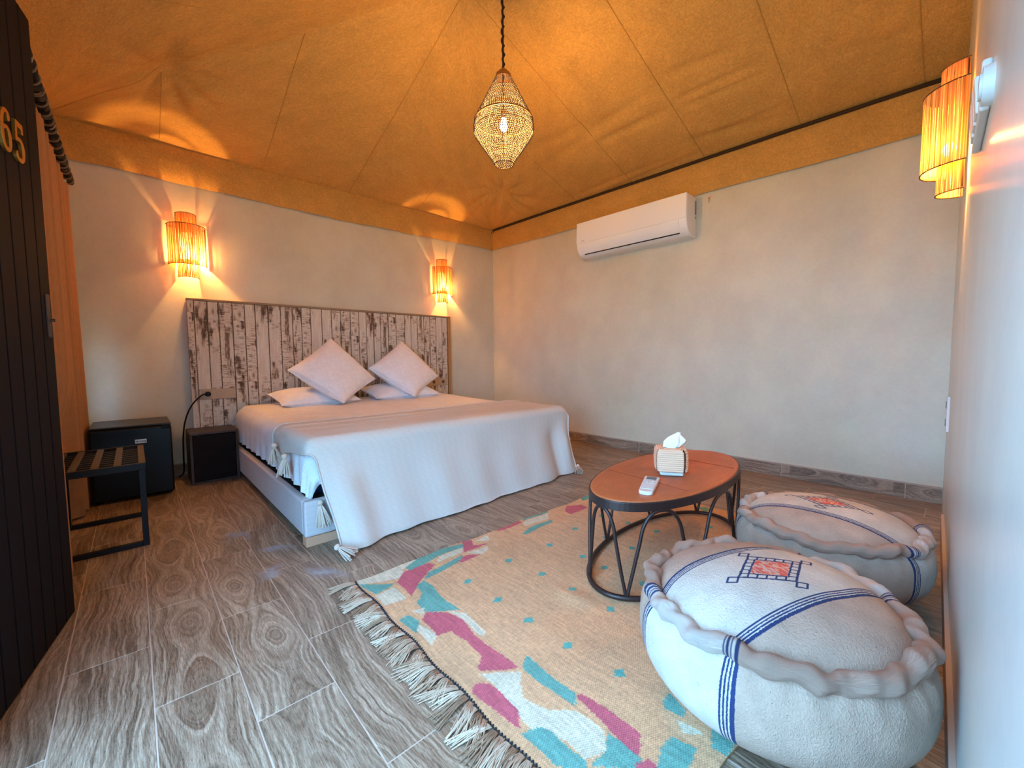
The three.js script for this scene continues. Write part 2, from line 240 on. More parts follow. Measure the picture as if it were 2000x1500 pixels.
// baseboards of the same wood-look tile, laid in lengths, with a pale sealed top edge
{
  const bbTop = std({ color: 0xb59c8c, roughness: 0.8 });
  function board(name, a, b, joints) {
    const g = structGroup(name), d = V(b[0] - a[0], 0, b[1] - a[1]), len = d.length(); d.normalize(); const inn = V(0, 1, 0).cross(d);
    const ang = atan2(-d.z, d.x), js = [0, ...joints, len], put = (m, s, y) => { const p = V(a[0], y, a[1]).addScaledVector(d, s).addScaledVector(inn, 0.006); m.position.copy(p); m.rotation.y = ang; };
    for (let i = 0; i + 1 < js.length; i++) {
      const w = js[i + 1] - js[i] - 0.004, gm = rbox(w, 0.103, 0.011, 0.0015, 1), uv = gm.attributes.uv, p = gm.attributes.position;
      for (let k = 0; k < uv.count; k++) uv.setXY(k, 0.5 + p.getX(k) / 0.62, 0.3 + p.getY(k) / 0.2);
      put(obj('baseboard_tile', gm, tileMats[(i * 2 + 1) % 5], g), (js[i] + js[i + 1]) / 2, 0.0515);
    }
    put(obj('joint', rbox(len, 0.100, 0.007, 0.001, 1), grout, g), len / 2, 0.050);
    put(obj('cap', rbox(len, 0.010, 0.013, 0.002, 1), bbTop, g), len / 2, 0.108);
  }
  board('baseboard_back', [cornerBC[0], cornerBC[1]], cornerAB, [0.18, 0.92, 1.56, 2.20, 2.86, 3.5, 4.1]);
  board('baseboard_left', cornerAB, [XA, ZD], [0.6, 1.2, 1.8, 2.4, 3.0, 3.45, 3.9]);
  board('baseboard_right', [xC(-0.25), -0.25], [xC(-3.27), -3.27], [0.62, 1.24, 1.86, 2.48]);
}
// doorway: frame, threshold, ground outside
{
  const fr = std({ color: 0x231a1c, roughness: 0.6 });
  const d = structGroup('trim_4');
  obj('jamb', span(-1.44, -1.40, 0, 2.30, ZD - 0.005, ZD + 0.165), fr, d);
  obj('head', span(-1.44, 0.07, 2.26, 2.31, ZD - 0.005, ZD + 0.165), fr, d);
  obj('ground', new THREE.BoxGeometry(60, 0.1, 40).translate(0, -0.06, ZD + 0.16 + 20.09), std({ color: 0xb89a74, roughness: 1 }), scene, 'structure');
  const w = structGroup('added_window_1');  // unseen window, added and sized to spill cool light onto the left wall
  obj('window_frame', [span(-4.32, -4.295, 0.62, 1.2, ZD + 0.05, ZD + 0.1), span(-4.095, -4.07, 0.62, 1.2, ZD + 0.05, ZD + 0.1), span(-4.295, -4.095, 0.62, 0.645, ZD + 0.05, ZD + 0.1), span(-4.295, -4.095, 1.175, 1.2, ZD + 0.05, ZD + 0.1)], fr, w);
  obj('window_pane', span(-4.295, -4.095, 0.645, 1.175, ZD + 0.072, ZD + 0.078, 0.001, 1), paneGlass, w);
}
// the black plank door, swung open into the room
const font = await new FontLoader().loadAsync('fonts/droid/droid_serif_regular.typeface.json');
{
  const d = structGroup('door_1'); d.position.set(-1.432, 0, 0.405);
  d.rotation.y = PI - atan2(0.160, 0.931);                       // local +x runs from the hinge to the free edge, local +z faces the room
  const L = 0.945, n = 10, top = 2.243;
  for (let i = 0; i < n; i++) { const w = L / n; obj('door_plank', span(i * w + 0.0015, (i + 1) * w - 0.0015, 0.006, top, 0, 0.028, 0.0045, 2), doorBlack, d); }
  obj('door_core', span(0.004, L - 0.004, 0.008, top - 0.004, -0.03, 0.006), doorBlack, d);
  obj('lock_plate', [span(L - 0.06, L - 0.022, 1.09, 1.25, 0.027, 0.031, 0.004), span(L - 0.014, L + 0.002, 1.13, 1.19, -0.016, 0.012, 0.002)], std({ color: 0x2b2430, roughness: 0.4, metalness: 0.6 }), d);
  obj('latch', at(new THREE.CylinderGeometry(0.006, 0.006, 0.016, 10), L - 0.03, 1.155, 0.036, PI / 2), std({ color: 0x6b5a55, roughness: 0.3, metalness: 0.8 }), d);
  for (const [ch, cx, cy] of [['6', L - 0.290, 1.665], ['5', L - 0.195, 1.665]]) {
    const g = new TextGeometry(ch, { font, size: 0.128, depth: 0.008, curveSegments: 8, bevelEnabled: true, bevelSize: 0.0022, bevelThickness: 0.0015, bevelSegments: 2 });
    g.computeBoundingBox(); const b = g.boundingBox; g.translate(-(b.min.x + b.max.x) / 2, -b.min.y, 0); g.scale(0.82, 1, 1);
    obj('numeral', g.translate(cx, cy, 0.0285), brass, d);
  }
}

// ---------------------------------------------------------------- headboard
{
  const X = -4.46, z0 = -0.359, z1 = -3.02, t = thing('headboard', 'wide headboard of whitewashed rough-sawn vertical planks on the wall behind the bed', 'headboard', [X, 0, 0]);
  obj('backing', span(-0.066, -0.022, 0.02, 1.50, z1 + 0.01, z0 - 0.005), paleWood, t);
  const pw = []; let s = 0; for (let i = 0; i < 28; i++) { const w = 0.078 + 0.03 * rnd(); pw.push(w); s += w; }
  let z = -0.407; const total = 2.565;
  const pg = (w, h, k) => { const g = rbox(0.022, h, w, 0.003, 1), uv = g.attributes.uv, p = g.attributes.position; for (let i = 0; i < uv.count; i++) uv.setXY(i, 0.5 + p.getZ(i) / w, k * 0.37 + p.getY(i) / 1.5 + 0.5); return g; };
  const edge = obj('plank', pg(0.046, 1.52, 0.2), plankMats[1], t); edge.position.set(-0.010, 0.77, -0.382);
  pw.forEach((w0, i) => {
    const w = w0 / s * total, y0 = i < 3 ? 0.03 : 0.03, h = 1.478, m = obj('plank', pg(w - 0.004, h, i), plankMats[(i * 3 + (i >> 2)) % 4], t);
    m.position.set(-0.012 + 0.004 * (rnd() - 0.5), y0 + h / 2, z - w / 2); z -= w;
  });
  obj('top_trim', span(-0.066, 0.004, 1.510, 1.530, z1, z0, 0.004), std({ color: 0x94795f, roughness: 0.75 }), t);
  obj('side_trim', span(-0.066, 0.004, 0.02, 1.51, z1, z1 + 0.040, 0.004), std({ color: 0xb07f4f, roughness: 0.7 }), t);
  for (const [a, b, holes] of [[-0.675, -0.412, [-0.467]], [-2.945, -2.62, [-2.75, -2.885]]]) {
    const p = obj('socket_board', span(0, 0.014, 0.658, 0.748, a, b, 0.003), std({ map: linenTex, color: 0xc8ab90, roughness: 0.75 }), t);
    for (const h of holes) { obj('socket', [span(0.013, 0.019, 0.672, 0.738, h - 0.033, h + 0.033, 0.003)], std({ color: 0xb69a80, roughness: 0.5 }), p); obj('socket_well', at(new THREE.CylinderGeometry(0.02, 0.02, 0.003, 20), 0.0195, 0.705, h, 0, 0, PI / 2), std({ color: 0x5b4234, roughness: 0.7 }), p); }
  }
}

// ---------------------------------------------------------------- bed: base, mattress, sheet, throw, pillows
const BX0 = -4.43, BX1 = -2.32, BZ0 = -2.80, BZ1 = -0.63, TOP = 0.565;
{
  const t = thing('platform_bed', 'low bed base upholstered in pale grey fabric with a pale wood plinth at the foot', 'bed');
  obj('side_rail', span(BX0, BX1 - 0.045, 0.05, 0.245, BZ1 - 0.045, BZ1, 0.012, 3), bedGrey, t);
  obj('side_rail', span(BX0, BX1 - 0.045, 0.05, 0.245, BZ0, BZ0 + 0.045, 0.012, 3), bedGrey, t);
  obj('foot_rail', span(BX1 - 0.045, BX1, 0.05, 0.245, BZ0, BZ1, 0.012, 3), bedGrey, t);
  obj('platform', span(BX0 + 0.01, BX1 - 0.05, 0.15, 0.225, BZ0 + 0.05, BZ1 - 0.05), std({ color: 0x2a2422, roughness: 0.9 }), t);
  obj('plinth', span(BX1 - 0.06, BX1 + 0.004, 0, 0.05, BZ0 + 0.002, BZ1 - 0.002, 0.003), paleWood, t);
  for (const z of [BZ1 - 0.14, BZ0 + 0.14]) obj('leg', span(BX0 + 0.1, BX0 + 0.16, 0, 0.05, z - 0.03, z + 0.03), paleWood, t);
  obj('mattress', span(BX0 + 0.02, BX1 - 0.115, 0.226, 0.54, BZ0 + 0.055, BZ1 - 0.058, 0.06, 4), navy);
  tag(scene.getObjectByName('mattress'), 'thick mattress in a dark blue cover, a strip showing between sheet and grey bed base', 'mattress');
}
function drape(o, r) { if (o <= 0) return [0, 0]; const q = r * PI / 2; return o < q ? [r * sin(o / r), r * (1 - cos(o / r))] : [r, r + o - q]; }
{
  const x0 = BX0 + 0.015, x1 = BX1 - 0.135, zl = BZ1 - 0.115, zr = BZ0 + 0.125, r = 0.085, dropL = 0.325, dropF = 0.30;
  const g = surf(110, 150, (u, v) => {
    const a = lerp(x0, x1 + dropF, u), b = lerp(zl + dropL, zr - dropL, v);
    const ox = max(0, a - x1), oz = b > zl ? b - zl : b < zr ? b - zr : 0, o = hypot(ox, oz), [h, dn] = drape(o, r), dx = o ? ox / o : 0, dz = o ? oz / o : 0;
    const fold = smooth(0.05, 0.3, dn) * (0.007 * sin(a * 34 + 3 * vn(a * 3, 1, 4)) + 0.006 * sin(a * 71) + 0.01 * sin(b * 30) * dx);
    const y = TOP - dn + 0.012 * (fbm(a * 3, b * 3, 4, 3) - 0.5) * (o ? 0.4 : 1) + 0.02 * smooth(-3.2, -4.1, a) * (1 - smooth(0, 0.05, o)) + 0.018 * smooth(0.2, 0.35, dn) * (vn(a * 5, 3, 8) - 0.3);
    return [min(a, x1) + dx * (h + fold), y, clamp(b, zr, zl) + dz * (h + fold + 0.008 * smooth(0.05, 0.2, dn))];
  }, 2, 2);
  tag(obj('bed_sheet', g, white), 'white bed sheet spread over the mattress, hanging loose down its side', 'sheet');
}
{
  const t = thing('throw_blanket', 'cream woven throw blanket with corner tassels over the foot of the bed, reaching the floor', 'blanket');
  const xb = -3.0, xf = -2.385, top = TOP + 0.014, Lt = xf - xb, drop = 0.56, r = 0.06, zE = BZ1 - 0.035, zR = BZ0 + 0.03;
  const cloth = (u, v) => {
    const s = u * (Lt + drop + 0.07), o = max(0, s - Lt), [h, dn] = drape(o, r), k = clamp(dn / (top - 0.012), 0, 1);
    const overL = lerp(0.20, 0.11, smooth(0, Lt, s)) * (1 - smooth(0.0, 0.16, o)), inL = -0.080 * smooth(0.10, 1.0, k), overR = lerp(0.14, 0.05, smooth(0, Lt, s)) * (1 - smooth(0, 0.3, o)), outR = 0.035 * k;
    const zf = lerp(zE + overL + inL - 0.030 * (1 - k), zR - overR - outR, v);
    const oz = zf > zE - 0.05 ? zf - (zE - 0.05) : zf < zR + 0.05 ? zf - (zR + 0.05) : 0, [hz, dz] = drape(abs(oz) * (1 - k), 0.07);
    const x = min(xb + s, xf) + h + lerp(0.20, 0.10, v) * pow(k, 1.6) + smooth(0.1, 0.6, k) * (0.010 * sin(v * 17 + 1) + 0.006 * sin(v * 41) + 0.035 * exp(-pow((v - 0.955) / 0.03, 2)) * sin(k * 3) - 0.03 * exp(-pow((v - 0.90) / 0.03, 2)) + 0.03 * exp(-pow((v - 0.06) / 0.04, 2)));
    const wr = 0.010 * (fbm(zf * 2.5, s * 9, 7, 3) - 0.5) + 0.010 * exp(-pow((s - 0.12 - 0.05 * sin(v * 4)) / 0.018, 2)) + 0.006 * exp(-pow((s - 0.26 - 0.04 * sin(v * 3 + 1)) / 0.02, 2));
    const y = max(0.010 + 0.008 * (1 + sin(v * 60)) * 0.3, top - dn - dz + wr * (1 - k) + 0.012 * k * sin(v * 9));
    return [x, y, (oz ? (oz > 0 ? zE - 0.05 + lerp(oz, hz, 1 - k) : zR + 0.05 - lerp(-oz, hz, 1 - k)) : zf)];
  };
  obj('throw_cloth', surf(110, 120, cloth, 3, 5), woolThrow, t);
  const hem = (f, n = 60) => tube(Array.from({ length: n }, (_, i) => V(...f(i / (n - 1)))), 0.006, n * 2, 6);
  obj('hem', [hem((k) => cloth(k, 0)), hem((k) => cloth(k, 1)), hem((k) => cloth(0, k))], woolThrow, t);
  function tassel(x, y, z, lean, len = 0.10) {
    const g = new THREE.Group(); const q = [], rr = mulberry(5 + floor(abs(z * 1000)));
    for (let i = 0; i < 46; i++) { const a = rr() * 2 * PI, w = 0.010 + 0.034 * sqrt(rr()), l = len * (0.8 + 0.3 * rr()); q.push(tube([V(0, 0, 0), V(0.5 * w * cos(a), -l * 0.35, 0.5 * w * sin(a)), V(w * cos(a) + 0.006 * (rr() - 0.5), -l, w * sin(a))], 0.0028, 4, 4)); }
    const head = new THREE.SphereGeometry(0.017, 10, 8).scale(1, 0.9, 1).translate(0, 0.004, 0);
    const m = obj('tassel', [head, ...q, tube([V(0.01, -0.014, 0), V(0, -0.014, 0.01), V(-0.01, -0.014, 0), V(0, -0.014, -0.01)], 0.004, 16, 5, true)], tasselMat, t); m.position.set(x, y, z); m.rotation.set(lean[0], 0, lean[1]); return m;
  }
  const P = (u, v) => cloth(u, v);
  tassel(-2.80, 0.475, -0.605, [0.05, 0.1]); tassel(-2.55, 0.455, -0.60, [-0.05, 0.05]); tassel(-2.285, 0.235, -0.70, [0.1, 0.1], 0.12);
  { const a = P(0.97, 0); tassel(a[0] + 0.03, 0.055, a[2] + 0.03, [0.9, 0.7], 0.09); const b = P(0.97, 1); tassel(b[0] - 0.005, 0.05, b[2] - 0.015, [-1.0, 0.7], 0.09); const c = P(0.74, 1); tassel(c[0] - 0.02, 0.28, c[2] - 0.02, [-0.2, 0], 0.1); }
}
function pillowGeo(w, h, th, seed, pinch = 0.10) {                     // a knife-edge cushion with four pulled corners, lying in its own xy plane
  const half = (sgn) => surf(36, 36, (u, v) => {
    const a = u * 2 - 1, b = v * 2 - 1, k = pow(max(0, 1 - pow(abs(a), 2.6)), 0.55) * pow(max(0, 1 - pow(abs(b), 2.6)), 0.55);
    const px = a * (1 - pinch * (1 - b * b) * abs(a)), py = b * (1 - pinch * (1 - a * a) * abs(b));
    return [px * w / 2, py * h / 2, sgn * (th / 2) * k * (1 + 0.10 * (fbm(a * 2 + seed, b * 2, seed, 3) - 0.5)) + 0.012 * (1 - k) * (fbm(a * 4, b * 4 + seed, seed + 2, 2) - 0.5) * (1 - k)];
  });
  const seamPts = []; for (let i = 0; i < 80; i++) { const q = i / 80 * 4, e = floor(q), f = q - e, [a, b] = e === 0 ? [f * 2 - 1, -1] : e === 1 ? [1, f * 2 - 1] : e === 2 ? [1 - f * 2, 1] : [-1, 1 - f * 2]; seamPts.push(V(a * (1 - pinch * (1 - b * b) * abs(a)) * w / 2, b * (1 - pinch * (1 - a * a) * abs(b)) * h / 2, 0)); }
  return [half(1), half(-1), tube(seamPts, 0.003, 160, 5, true)];
}
{
  const flat = (name, label, x, y, z, ry, tilt, w, h) => { const m = obj(name, pillowGeo(w, h, 0.17, 3 + abs(z), 0.06), white); m.position.set(x, y, z); m.rotation.order = 'YXZ'; m.rotation.set(-PI / 2 + tilt, PI / 2 + ry, 0); return tag(m, label, 'pillow', 'white bed pillows'); };
  flat('bed_pillow', 'white pillow lying flat behind the left diamond pillow', -4.14, 0.645, -1.26, 0.03, 0.16, 0.70, 0.46);
  flat('bed_pillow', 'white pillow lying flat behind the right diamond pillow', -4.14, 0.645, -2.14, -0.02, 0.16, 0.74, 0.46);
  const dia = (label, x, y, z, ry, rx, s) => {
    const m = obj('bed_pillow', pillowGeo(s, s, 0.27, 9 + abs(z), 0.06), white), p = m.geometry.attributes.position;
    for (let i = 0; i < p.count; i++) {                                // the lower corner is squashed forward on the mattress, the upper one pulled straight
      const px = p.getX(i), py = p.getY(i); let up = (px + py) / Math.SQRT2, rt = (px - py) / Math.SQRT2, pz = p.getZ(i);
      if (up < 0) { pz += 0.30 * up * up / 0.42 + 0.12 * -up; up *= 0.98; } else up *= 1.05;
      rt *= 0.97; p.setXYZ(i, (up + rt) / Math.SQRT2, (up - rt) / Math.SQRT2, pz);
    }
    m.geometry.computeVertexNormals(); m.position.set(x, y, z); m.rotation.order = 'YXZ'; m.rotation.set(rx, PI / 2 + ry, PI / 4 - 0.16); return tag(m, label, 'pillow', 'white bed pillows'); };
  dia('white square pillow stood on its corner, the left one of two', -4.09, 0.850, -1.425, 0.03, -0.58, 0.590);
  dia('white square pillow stood on its corner, the right one of two', -4.13, 0.848, -2.195, -0.06, -0.58, 0.575);
}

// ---------------------------------------------------------------- nightstand, small fridge, cord
{
  const t = thing('nightstand', 'small dark brown wooden cube nightstand left of the bed', 'nightstand', [-4.293, 0, -0.466]);
  const w = 0.328, d = 0.322, h = 0.418;
  obj('top', span(-d / 2, d / 2 + 0.004, h - 0.022, h, -w / 2, w / 2, 0.004), darkWood, t);
  for (const s of [-1, 1]) obj('side_panel', span(-d / 2, d / 2, 0.0, h - 0.022, s > 0 ? w / 2 - 0.02 : -w / 2, s > 0 ? w / 2 : -w / 2 + 0.02, 0.003), darkWood, t);
  obj('door', span(d / 2 - 0.024, d / 2 - 0.006, 0.02, h - 0.026, -w / 2 + 0.022, w / 2 - 0.022, 0.002), darkPanel, t);
  obj('bottom', span(-d / 2, d / 2 - 0.002, 0.0, 0.018, -w / 2 + 0.02, w / 2 - 0.02, 0.002), darkWood, t);
}
{
  const t = thing('mini_fridge', 'small black refrigerator with a silver badge on its door, left of the nightstand', 'refrigerator', [-4.235, 0, 0.028]);
  const w = 0.436, h = 0.538;
  obj('cabinet', span(-0.22, 0.20, 0.02, h - 0.012, -w / 2, w / 2, 0.008), black, t);
  obj('top_panel', span(-0.22, 0.235, h - 0.014, h, -w / 2, w / 2, 0.006), std({ color: 0x1c1817, roughness: 0.35 }), t);
  const d = obj('door', span(0.206, 0.255, 0.025, h - 0.018, -w / 2, w / 2, 0.012, 3), blackGloss, t);
  obj('handle', span(0.22, 0.262, h - 0.040, h - 0.008, -w / 2 + 0.004, -w / 2 + 0.06, 0.004), black, d);
  obj('badge', span(0.2545, 0.258, 0.408, 0.437, -0.075, -0.012, 0.002), std({ color: 0xc9c4c4, roughness: 0.3, metalness: 0.5 }), d);
  const marks = []; [0.068, 0.062, 0.055, 0.048, 0.040, 0.033, 0.026, 0.019].forEach((z, i) => marks.push(span(0.2578, 0.2586, 0.417 + (i % 3) * 0.001, 0.428 - (i % 2) * 0.002, -z - 0.0025, -z + 0.0025, 0.0004, 1)));
  obj('badge_lettering', marks, std({ color: 0x4a3a38, roughness: 0.5 }), d);
  for (const [x, z] of [[0.16, 0.19], [0.16, -0.19], [-0.18, 0.19], [-0.18, -0.19]]) obj('foot', at(new THREE.CylinderGeometry(0.018, 0.02, 0.022, 12), x, 0.011, z), black, t);
}
{
  const t = thing('power_cord', 'black power cord plugged into the socket board, hanging down beside the nightstand', 'cord');
  obj('cable', tube([V(-4.395, 0.708, -0.455), V(-4.385, 0.70, -0.42), V(-4.39, 0.62, -0.35), V(-4.41, 0.50, -0.305), V(-4.43, 0.36, -0.285), V(-4.44, 0.20, -0.28), V(-4.45, 0.05, -0.275), V(-4.46, 0.012, -0.24)], 0.006, 60, 8), black, t);
  obj('plug', [at(new THREE.CylinderGeometry(0.02, 0.022, 0.03, 20), -4.421, 0.707, -0.467, 0, 0, PI / 2), at(new THREE.CylinderGeometry(0.011, 0.016, 0.03, 14), -4.398, 0.708, -0.462, 0, 0, -PI / 2)], black, t);
}

// ---------------------------------------------------------------- luggage rack, curtain and its rod
{
  const t = thing('luggage_rack', 'black metal luggage rack with a slatted top by the curtain', 'luggage rack');
  const x1 = -2.955, x0 = -3.60, za = -0.025, zb = 0.345, y = 0.452, b = 0.026;
  for (const [x, xl] of [[x1, x1], [x0, x0 + 0.07]]) {
    obj('top_rail', span(x - b, x, y - 0.035, y, za, zb, 0.002), blackMetal, t);
    for (const z of [za + 0.004, zb - 0.030]) obj('leg', span(xl - b, xl, 0, y - 0.035, z, z + b, 0.002), blackMetal, t);
    obj('foot_rail', span(xl - b, xl, 0, b, za + 0.03, zb - 0.03, 0.002), blackMetal, t);
  }
  for (const z of [za, 0.072, 0.158, 0.240, zb - 0.03]) obj('cross_bar', span(x0, x1 - b, y - 0.012, y - 0.001, z, z + 0.030, 0.002), std({ color: 0x4a3a30, roughness: 0.5, metalness: 0.2 }), t);
  for (let i = 0; i < 9; i++) { const x = x0 + 0.055 + i * 0.062; obj('slat', span(x, x + 0.024, y - 0.020, y - 0.012, za + 0.01, zb - 0.01, 0.002), blackMetal, t); }
}
{
  const t = thing('curtain', 'floor-length rust orange curtain gathered beside the open black door', 'curtain');
  const rough = (x) => 0.030 * sin(x * 34 + 2 * sin(x * 5)) + 0.010 * sin(x * 80);
  obj('curtain_fabric', surf(260, 40, (u, v) => {
    const y = lerp(0.012, 2.235 + 0.004 * sin(u * 90), v), x = lerp(lerp(-2.73, -2.72, v), lerp(-4.40, -4.30, v), u), gather = lerp(1, 0.55, v);
    const push = 0.085 * smooth(0.95, 0.35, y) * smooth(-2.80, -2.95, x) * smooth(-3.75, -3.62, x);
    return [x, y, 0.292 + gather * rough(x + 0.05 * (1 - v)) * (1 - push * 9) + push];
  }, 3, 3), curtainMat, t);
  for (let i = 0; i < 15; i++) { const x = -2.76 - i * 0.109; obj('curtain_loop', at(new THREE.TorusGeometry(0.030, 0.005, 6, 18), x, 2.268, 0.272, 0, PI / 2 - 0.3), std({ color: 0x7d6450, roughness: 0.8 }), t); }
  const r = thing('curtain_rod', 'black curtain rod wound with pale cord above the orange curtain', 'curtain rod');
  obj('rod', [rod(V(-2.45, 2.28, 0.27), V(-4.37, 2.28, 0.265), 0.016, 12), at(new THREE.SphereGeometry(0.02, 12, 8), -4.375, 2.28, 0.265)], black, r);
  const sp = []; for (let i = 0; i <= 260; i++) { const k = i / 260, a = k * 2 * PI * 13; sp.push(V(lerp(-2.5, -4.25, k), 2.28 + 0.020 * sin(a), 0.268 + 0.020 * cos(a))); }
  obj('cord_wrap', tube(sp, 0.004, 520, 5), std({ color: 0xb49a88, roughness: 0.9 }), r);
  const strap = []; for (let i = 0; i < 18; i++) { const x = -2.55 - i * 0.098; strap.push(at(rbox(0.055, 0.046, 0.046, 0.012, 2), x, 2.276, 0.268, 0.4 * (i % 3), 0, 0.1 * (i % 2))); }
  obj('strap', strap, std({ color: 0x1b1216, roughness: 0.8 }), r);
  for (const x of [-2.6, -4.3]) obj('bracket', [rod(V(x, 2.28, 0.27), V(x, 2.28, ZD), 0.008), at(new THREE.CylinderGeometry(0.03, 0.03, 0.008, 16), x, 2.28, ZD - 0.004, PI / 2)], black, r);
}

// ---------------------------------------------------------------- air conditioner
{
  const x0 = -2.915, x1 = -1.712, len = x1 - x0, ang = atan2(zB(x0) - zB(x1), len);
  const t = thing('air_conditioner', 'white split air conditioner mounted high on the back wall under the canvas', 'air conditioner', [x1, 2.083, zB(x1)], ang);
  const prof = (inset = 0) => { const s = new THREE.Shape(); s.moveTo(0, 0.0); s.lineTo(0, 0.36 - inset); s.lineTo(0.195, 0.362 - inset); s.quadraticCurveTo(0.212 - inset, 0.362 - inset, 0.213 - inset, 0.345); s.lineTo(0.216 - inset, 0.135); s.quadraticCurveTo(0.214 - inset, 0.07, 0.165, 0.025); s.quadraticCurveTo(0.135, 0.002 + inset, 0.09, 0.0 + inset); s.closePath(); return s; };
  const ext = (s, a, b, bev = 0.006) => { const g = new THREE.ExtrudeGeometry(s, { depth: b - a - 2 * bev, bevelEnabled: bev > 0, bevelSize: bev, bevelThickness: bev, bevelOffset: -bev, bevelSegments: 3, curveSegments: 10 }); g.rotateY(-PI / 2); g.scale(1, 1, 1); return g.translate(-a - bev, 0, 0); };
  // after the turn, shape x (depth) becomes +z and the extrusion runs to -x
  obj('housing', ext(prof(), 0, len, 0.012), acWhite, t);
  const fp = new THREE.Shape(); fp.moveTo(0.205, 0.36); fp.lineTo(0.2155, 0.355); fp.lineTo(0.2215, 0.140); fp.lineTo(0.206, 0.138); fp.closePath();
  obj('front_panel', ext(fp, 0.004, len - 0.004, 0.002), acWhite, t);
  const fl = new THREE.Shape(); fl.moveTo(0.2205, 0.131); fl.quadraticCurveTo(0.218, 0.08, 0.178, 0.040); fl.lineTo(0.170, 0.046); fl.quadraticCurveTo(0.208, 0.085, 0.2105, 0.131); fl.closePath();
  obj('louver', ext(fl, 0.07, len - 0.07, 0.001), acWhite, t);
  obj('air_slot', at(rbox(len - 0.16, 0.009, 0.03, 0.002, 1), -len / 2, 0.033, 0.162, 0.75), acDark, t);
  obj('side_grille', [span(0.0, 0.0025, 0.20, 0.325, 0.018, 0.040, 0.001, 1), span(0.0, 0.0025, 0.165, 0.185, 0.02, 0.036, 0.001, 1)], greyPlastic, t);
  obj('emblem', [span(-len + 0.075, -len + 0.110, 0.158, 0.162, 0.2212, 0.2222, 0.0004, 1), span(-len + 0.066, -len + 0.072, 0.155, 0.159, 0.2212, 0.2222, 0.0004, 1)], std({ color: 0x9c8a80, roughness: 0.5 }), t);
  const hk = thing('wall_hook', 'tiny beige hook on the back wall right of the air conditioner', 'hook', [-1.60, 2.405, zB(-1.6)]);
  obj('plate', rbox(0.02, 0.03, 0.006).translate(0, 0.01, 0.004), straw, hk); obj('stem', tube([V(0, 0.01, 0.006), V(0, 0.0, 0.02), V(0, -0.03, 0.02), V(0, -0.035, 0.012)], 0.003, 12, 6), strawDark, hk);
}

// ---------------------------------------------------------------- wall sconces and the pendant
function makeSconce(label, cat) {                                       // back at z = 0, front towards +z
  const t = thing('wall_sconce', label, 'wall lamp', [0, 0, 0], 0, 'raffia wall sconces');
  const shade = (hw, dep, y0, y1, seed, n) => {
    const strips = [], rr = mulberry(seed), P = (th, k = 1) => [hw * k * cos(th), dep * k * sin(th)];
    for (let i = 0; i < n; i++) {
      const a0 = PI * (i + 0.03) / n, a1 = PI * (i + 0.97) / n, k = 0.99 + 0.018 * rr(), wv = rr() * 6;
      strips.push(surf(2, 5, (u, v) => { const th = lerp(a0, a1, u) + 0.2 * PI / n * sin(v * 4 + wv), q = P(th, k + 0.004 * sin(PI * u)); return [q[0], lerp(y0, y1, v), q[1]]; }, 1, 1));
      const uv = strips[i].attributes.uv; for (let j = 0; j < uv.count; j++) uv.setX(j, (i + uv.getX(j)) / n);
    }
    return strips;
  };
  const hoop = (hw, dep, y) => tube(Array.from({ length: 25 }, (_, i) => V(hw * cos(PI * i / 24), y, dep * sin(PI * i / 24))), 0.0028, 48, 6);
  const o = obj('outer_shade', shade(0.1325, 0.138, -0.165, 0.165, 3, 72), raffia, t), q = obj('top_shade', shade(0.070, 0.085, 0.10, 0.265, 8, 38), raffia, t), q2 = obj('bottom_shade', shade(0.070, 0.085, -0.265, -0.12, 9, 38), raffia, t);
  for (const y of [-0.165, 0.165]) obj('hoop', hoop(0.1335, 0.139, y), wire, o);
  obj('hoop', hoop(0.071, 0.086, 0.265), wire, q); obj('hoop', hoop(0.071, 0.086, -0.265), wire, q2);
  obj('mounting_bar', [rod(V(0.128, -0.165, 0.006), V(0.128, 0.165, 0.006), 0.003), rod(V(-0.128, -0.165, 0.006), V(-0.128, 0.165, 0.006), 0.003), rod(V(-0.128, 0.15, 0.006), V(0.128, 0.15, 0.006), 0.003), rod(V(0.069, -0.26, 0.006), V(0.069, 0.26, 0.006), 0.003), rod(V(-0.069, -0.26, 0.006), V(-0.069, 0.26, 0.006), 0.003)], wire, t);
  obj('lamp_holder', at(new THREE.CylinderGeometry(0.012, 0.014, 0.026, 14), 0.045, -0.085, 0.014, PI / 2), std({ color: 0xd8c3a0, roughness: 0.6 }), t);
  obj('bulb', new THREE.SphereGeometry(0.022, 16, 12).scale(1, 1.25, 1).translate(0.045, -0.085, 0.05), bulbMat, t);
  return t;
}
function sconceLight(o) { const L = new THREE.PointLight(BULB, SCONCE_CD); L.castShadow = true; L.shadow.radius = 0.7; L.name = 'sconce_bulb'; L.position.set(0.045, -0.085, 0.05); o.add(L); }
{
  const s = makeSconce('raffia half-round wall lamp above the left end of the headboard');
  s.position.set(XA + 0.006, 1.968, -0.392); s.rotation.y = PI / 2;
  const b = s.clone(); b.name = numbered('wall_sconce'); scene.add(b); b.position.set(XA + 0.006, 1.966, -2.94); b.userData = { ...s.userData, label: 'raffia half-round wall lamp above the right end of the headboard' };
  const c = s.clone(); c.name = numbered('wall_sconce'); scene.add(c); c.position.set(xC(-2.69) - 0.012, 1.965, -2.69); c.rotation.y = -PI / 2 + 0.0325; c.userData = { ...s.userData, label: 'raffia half-round wall lamp on the right wall near the air conditioner wall' };
  for (const o of [s, b, c]) sconceLight(o);
}
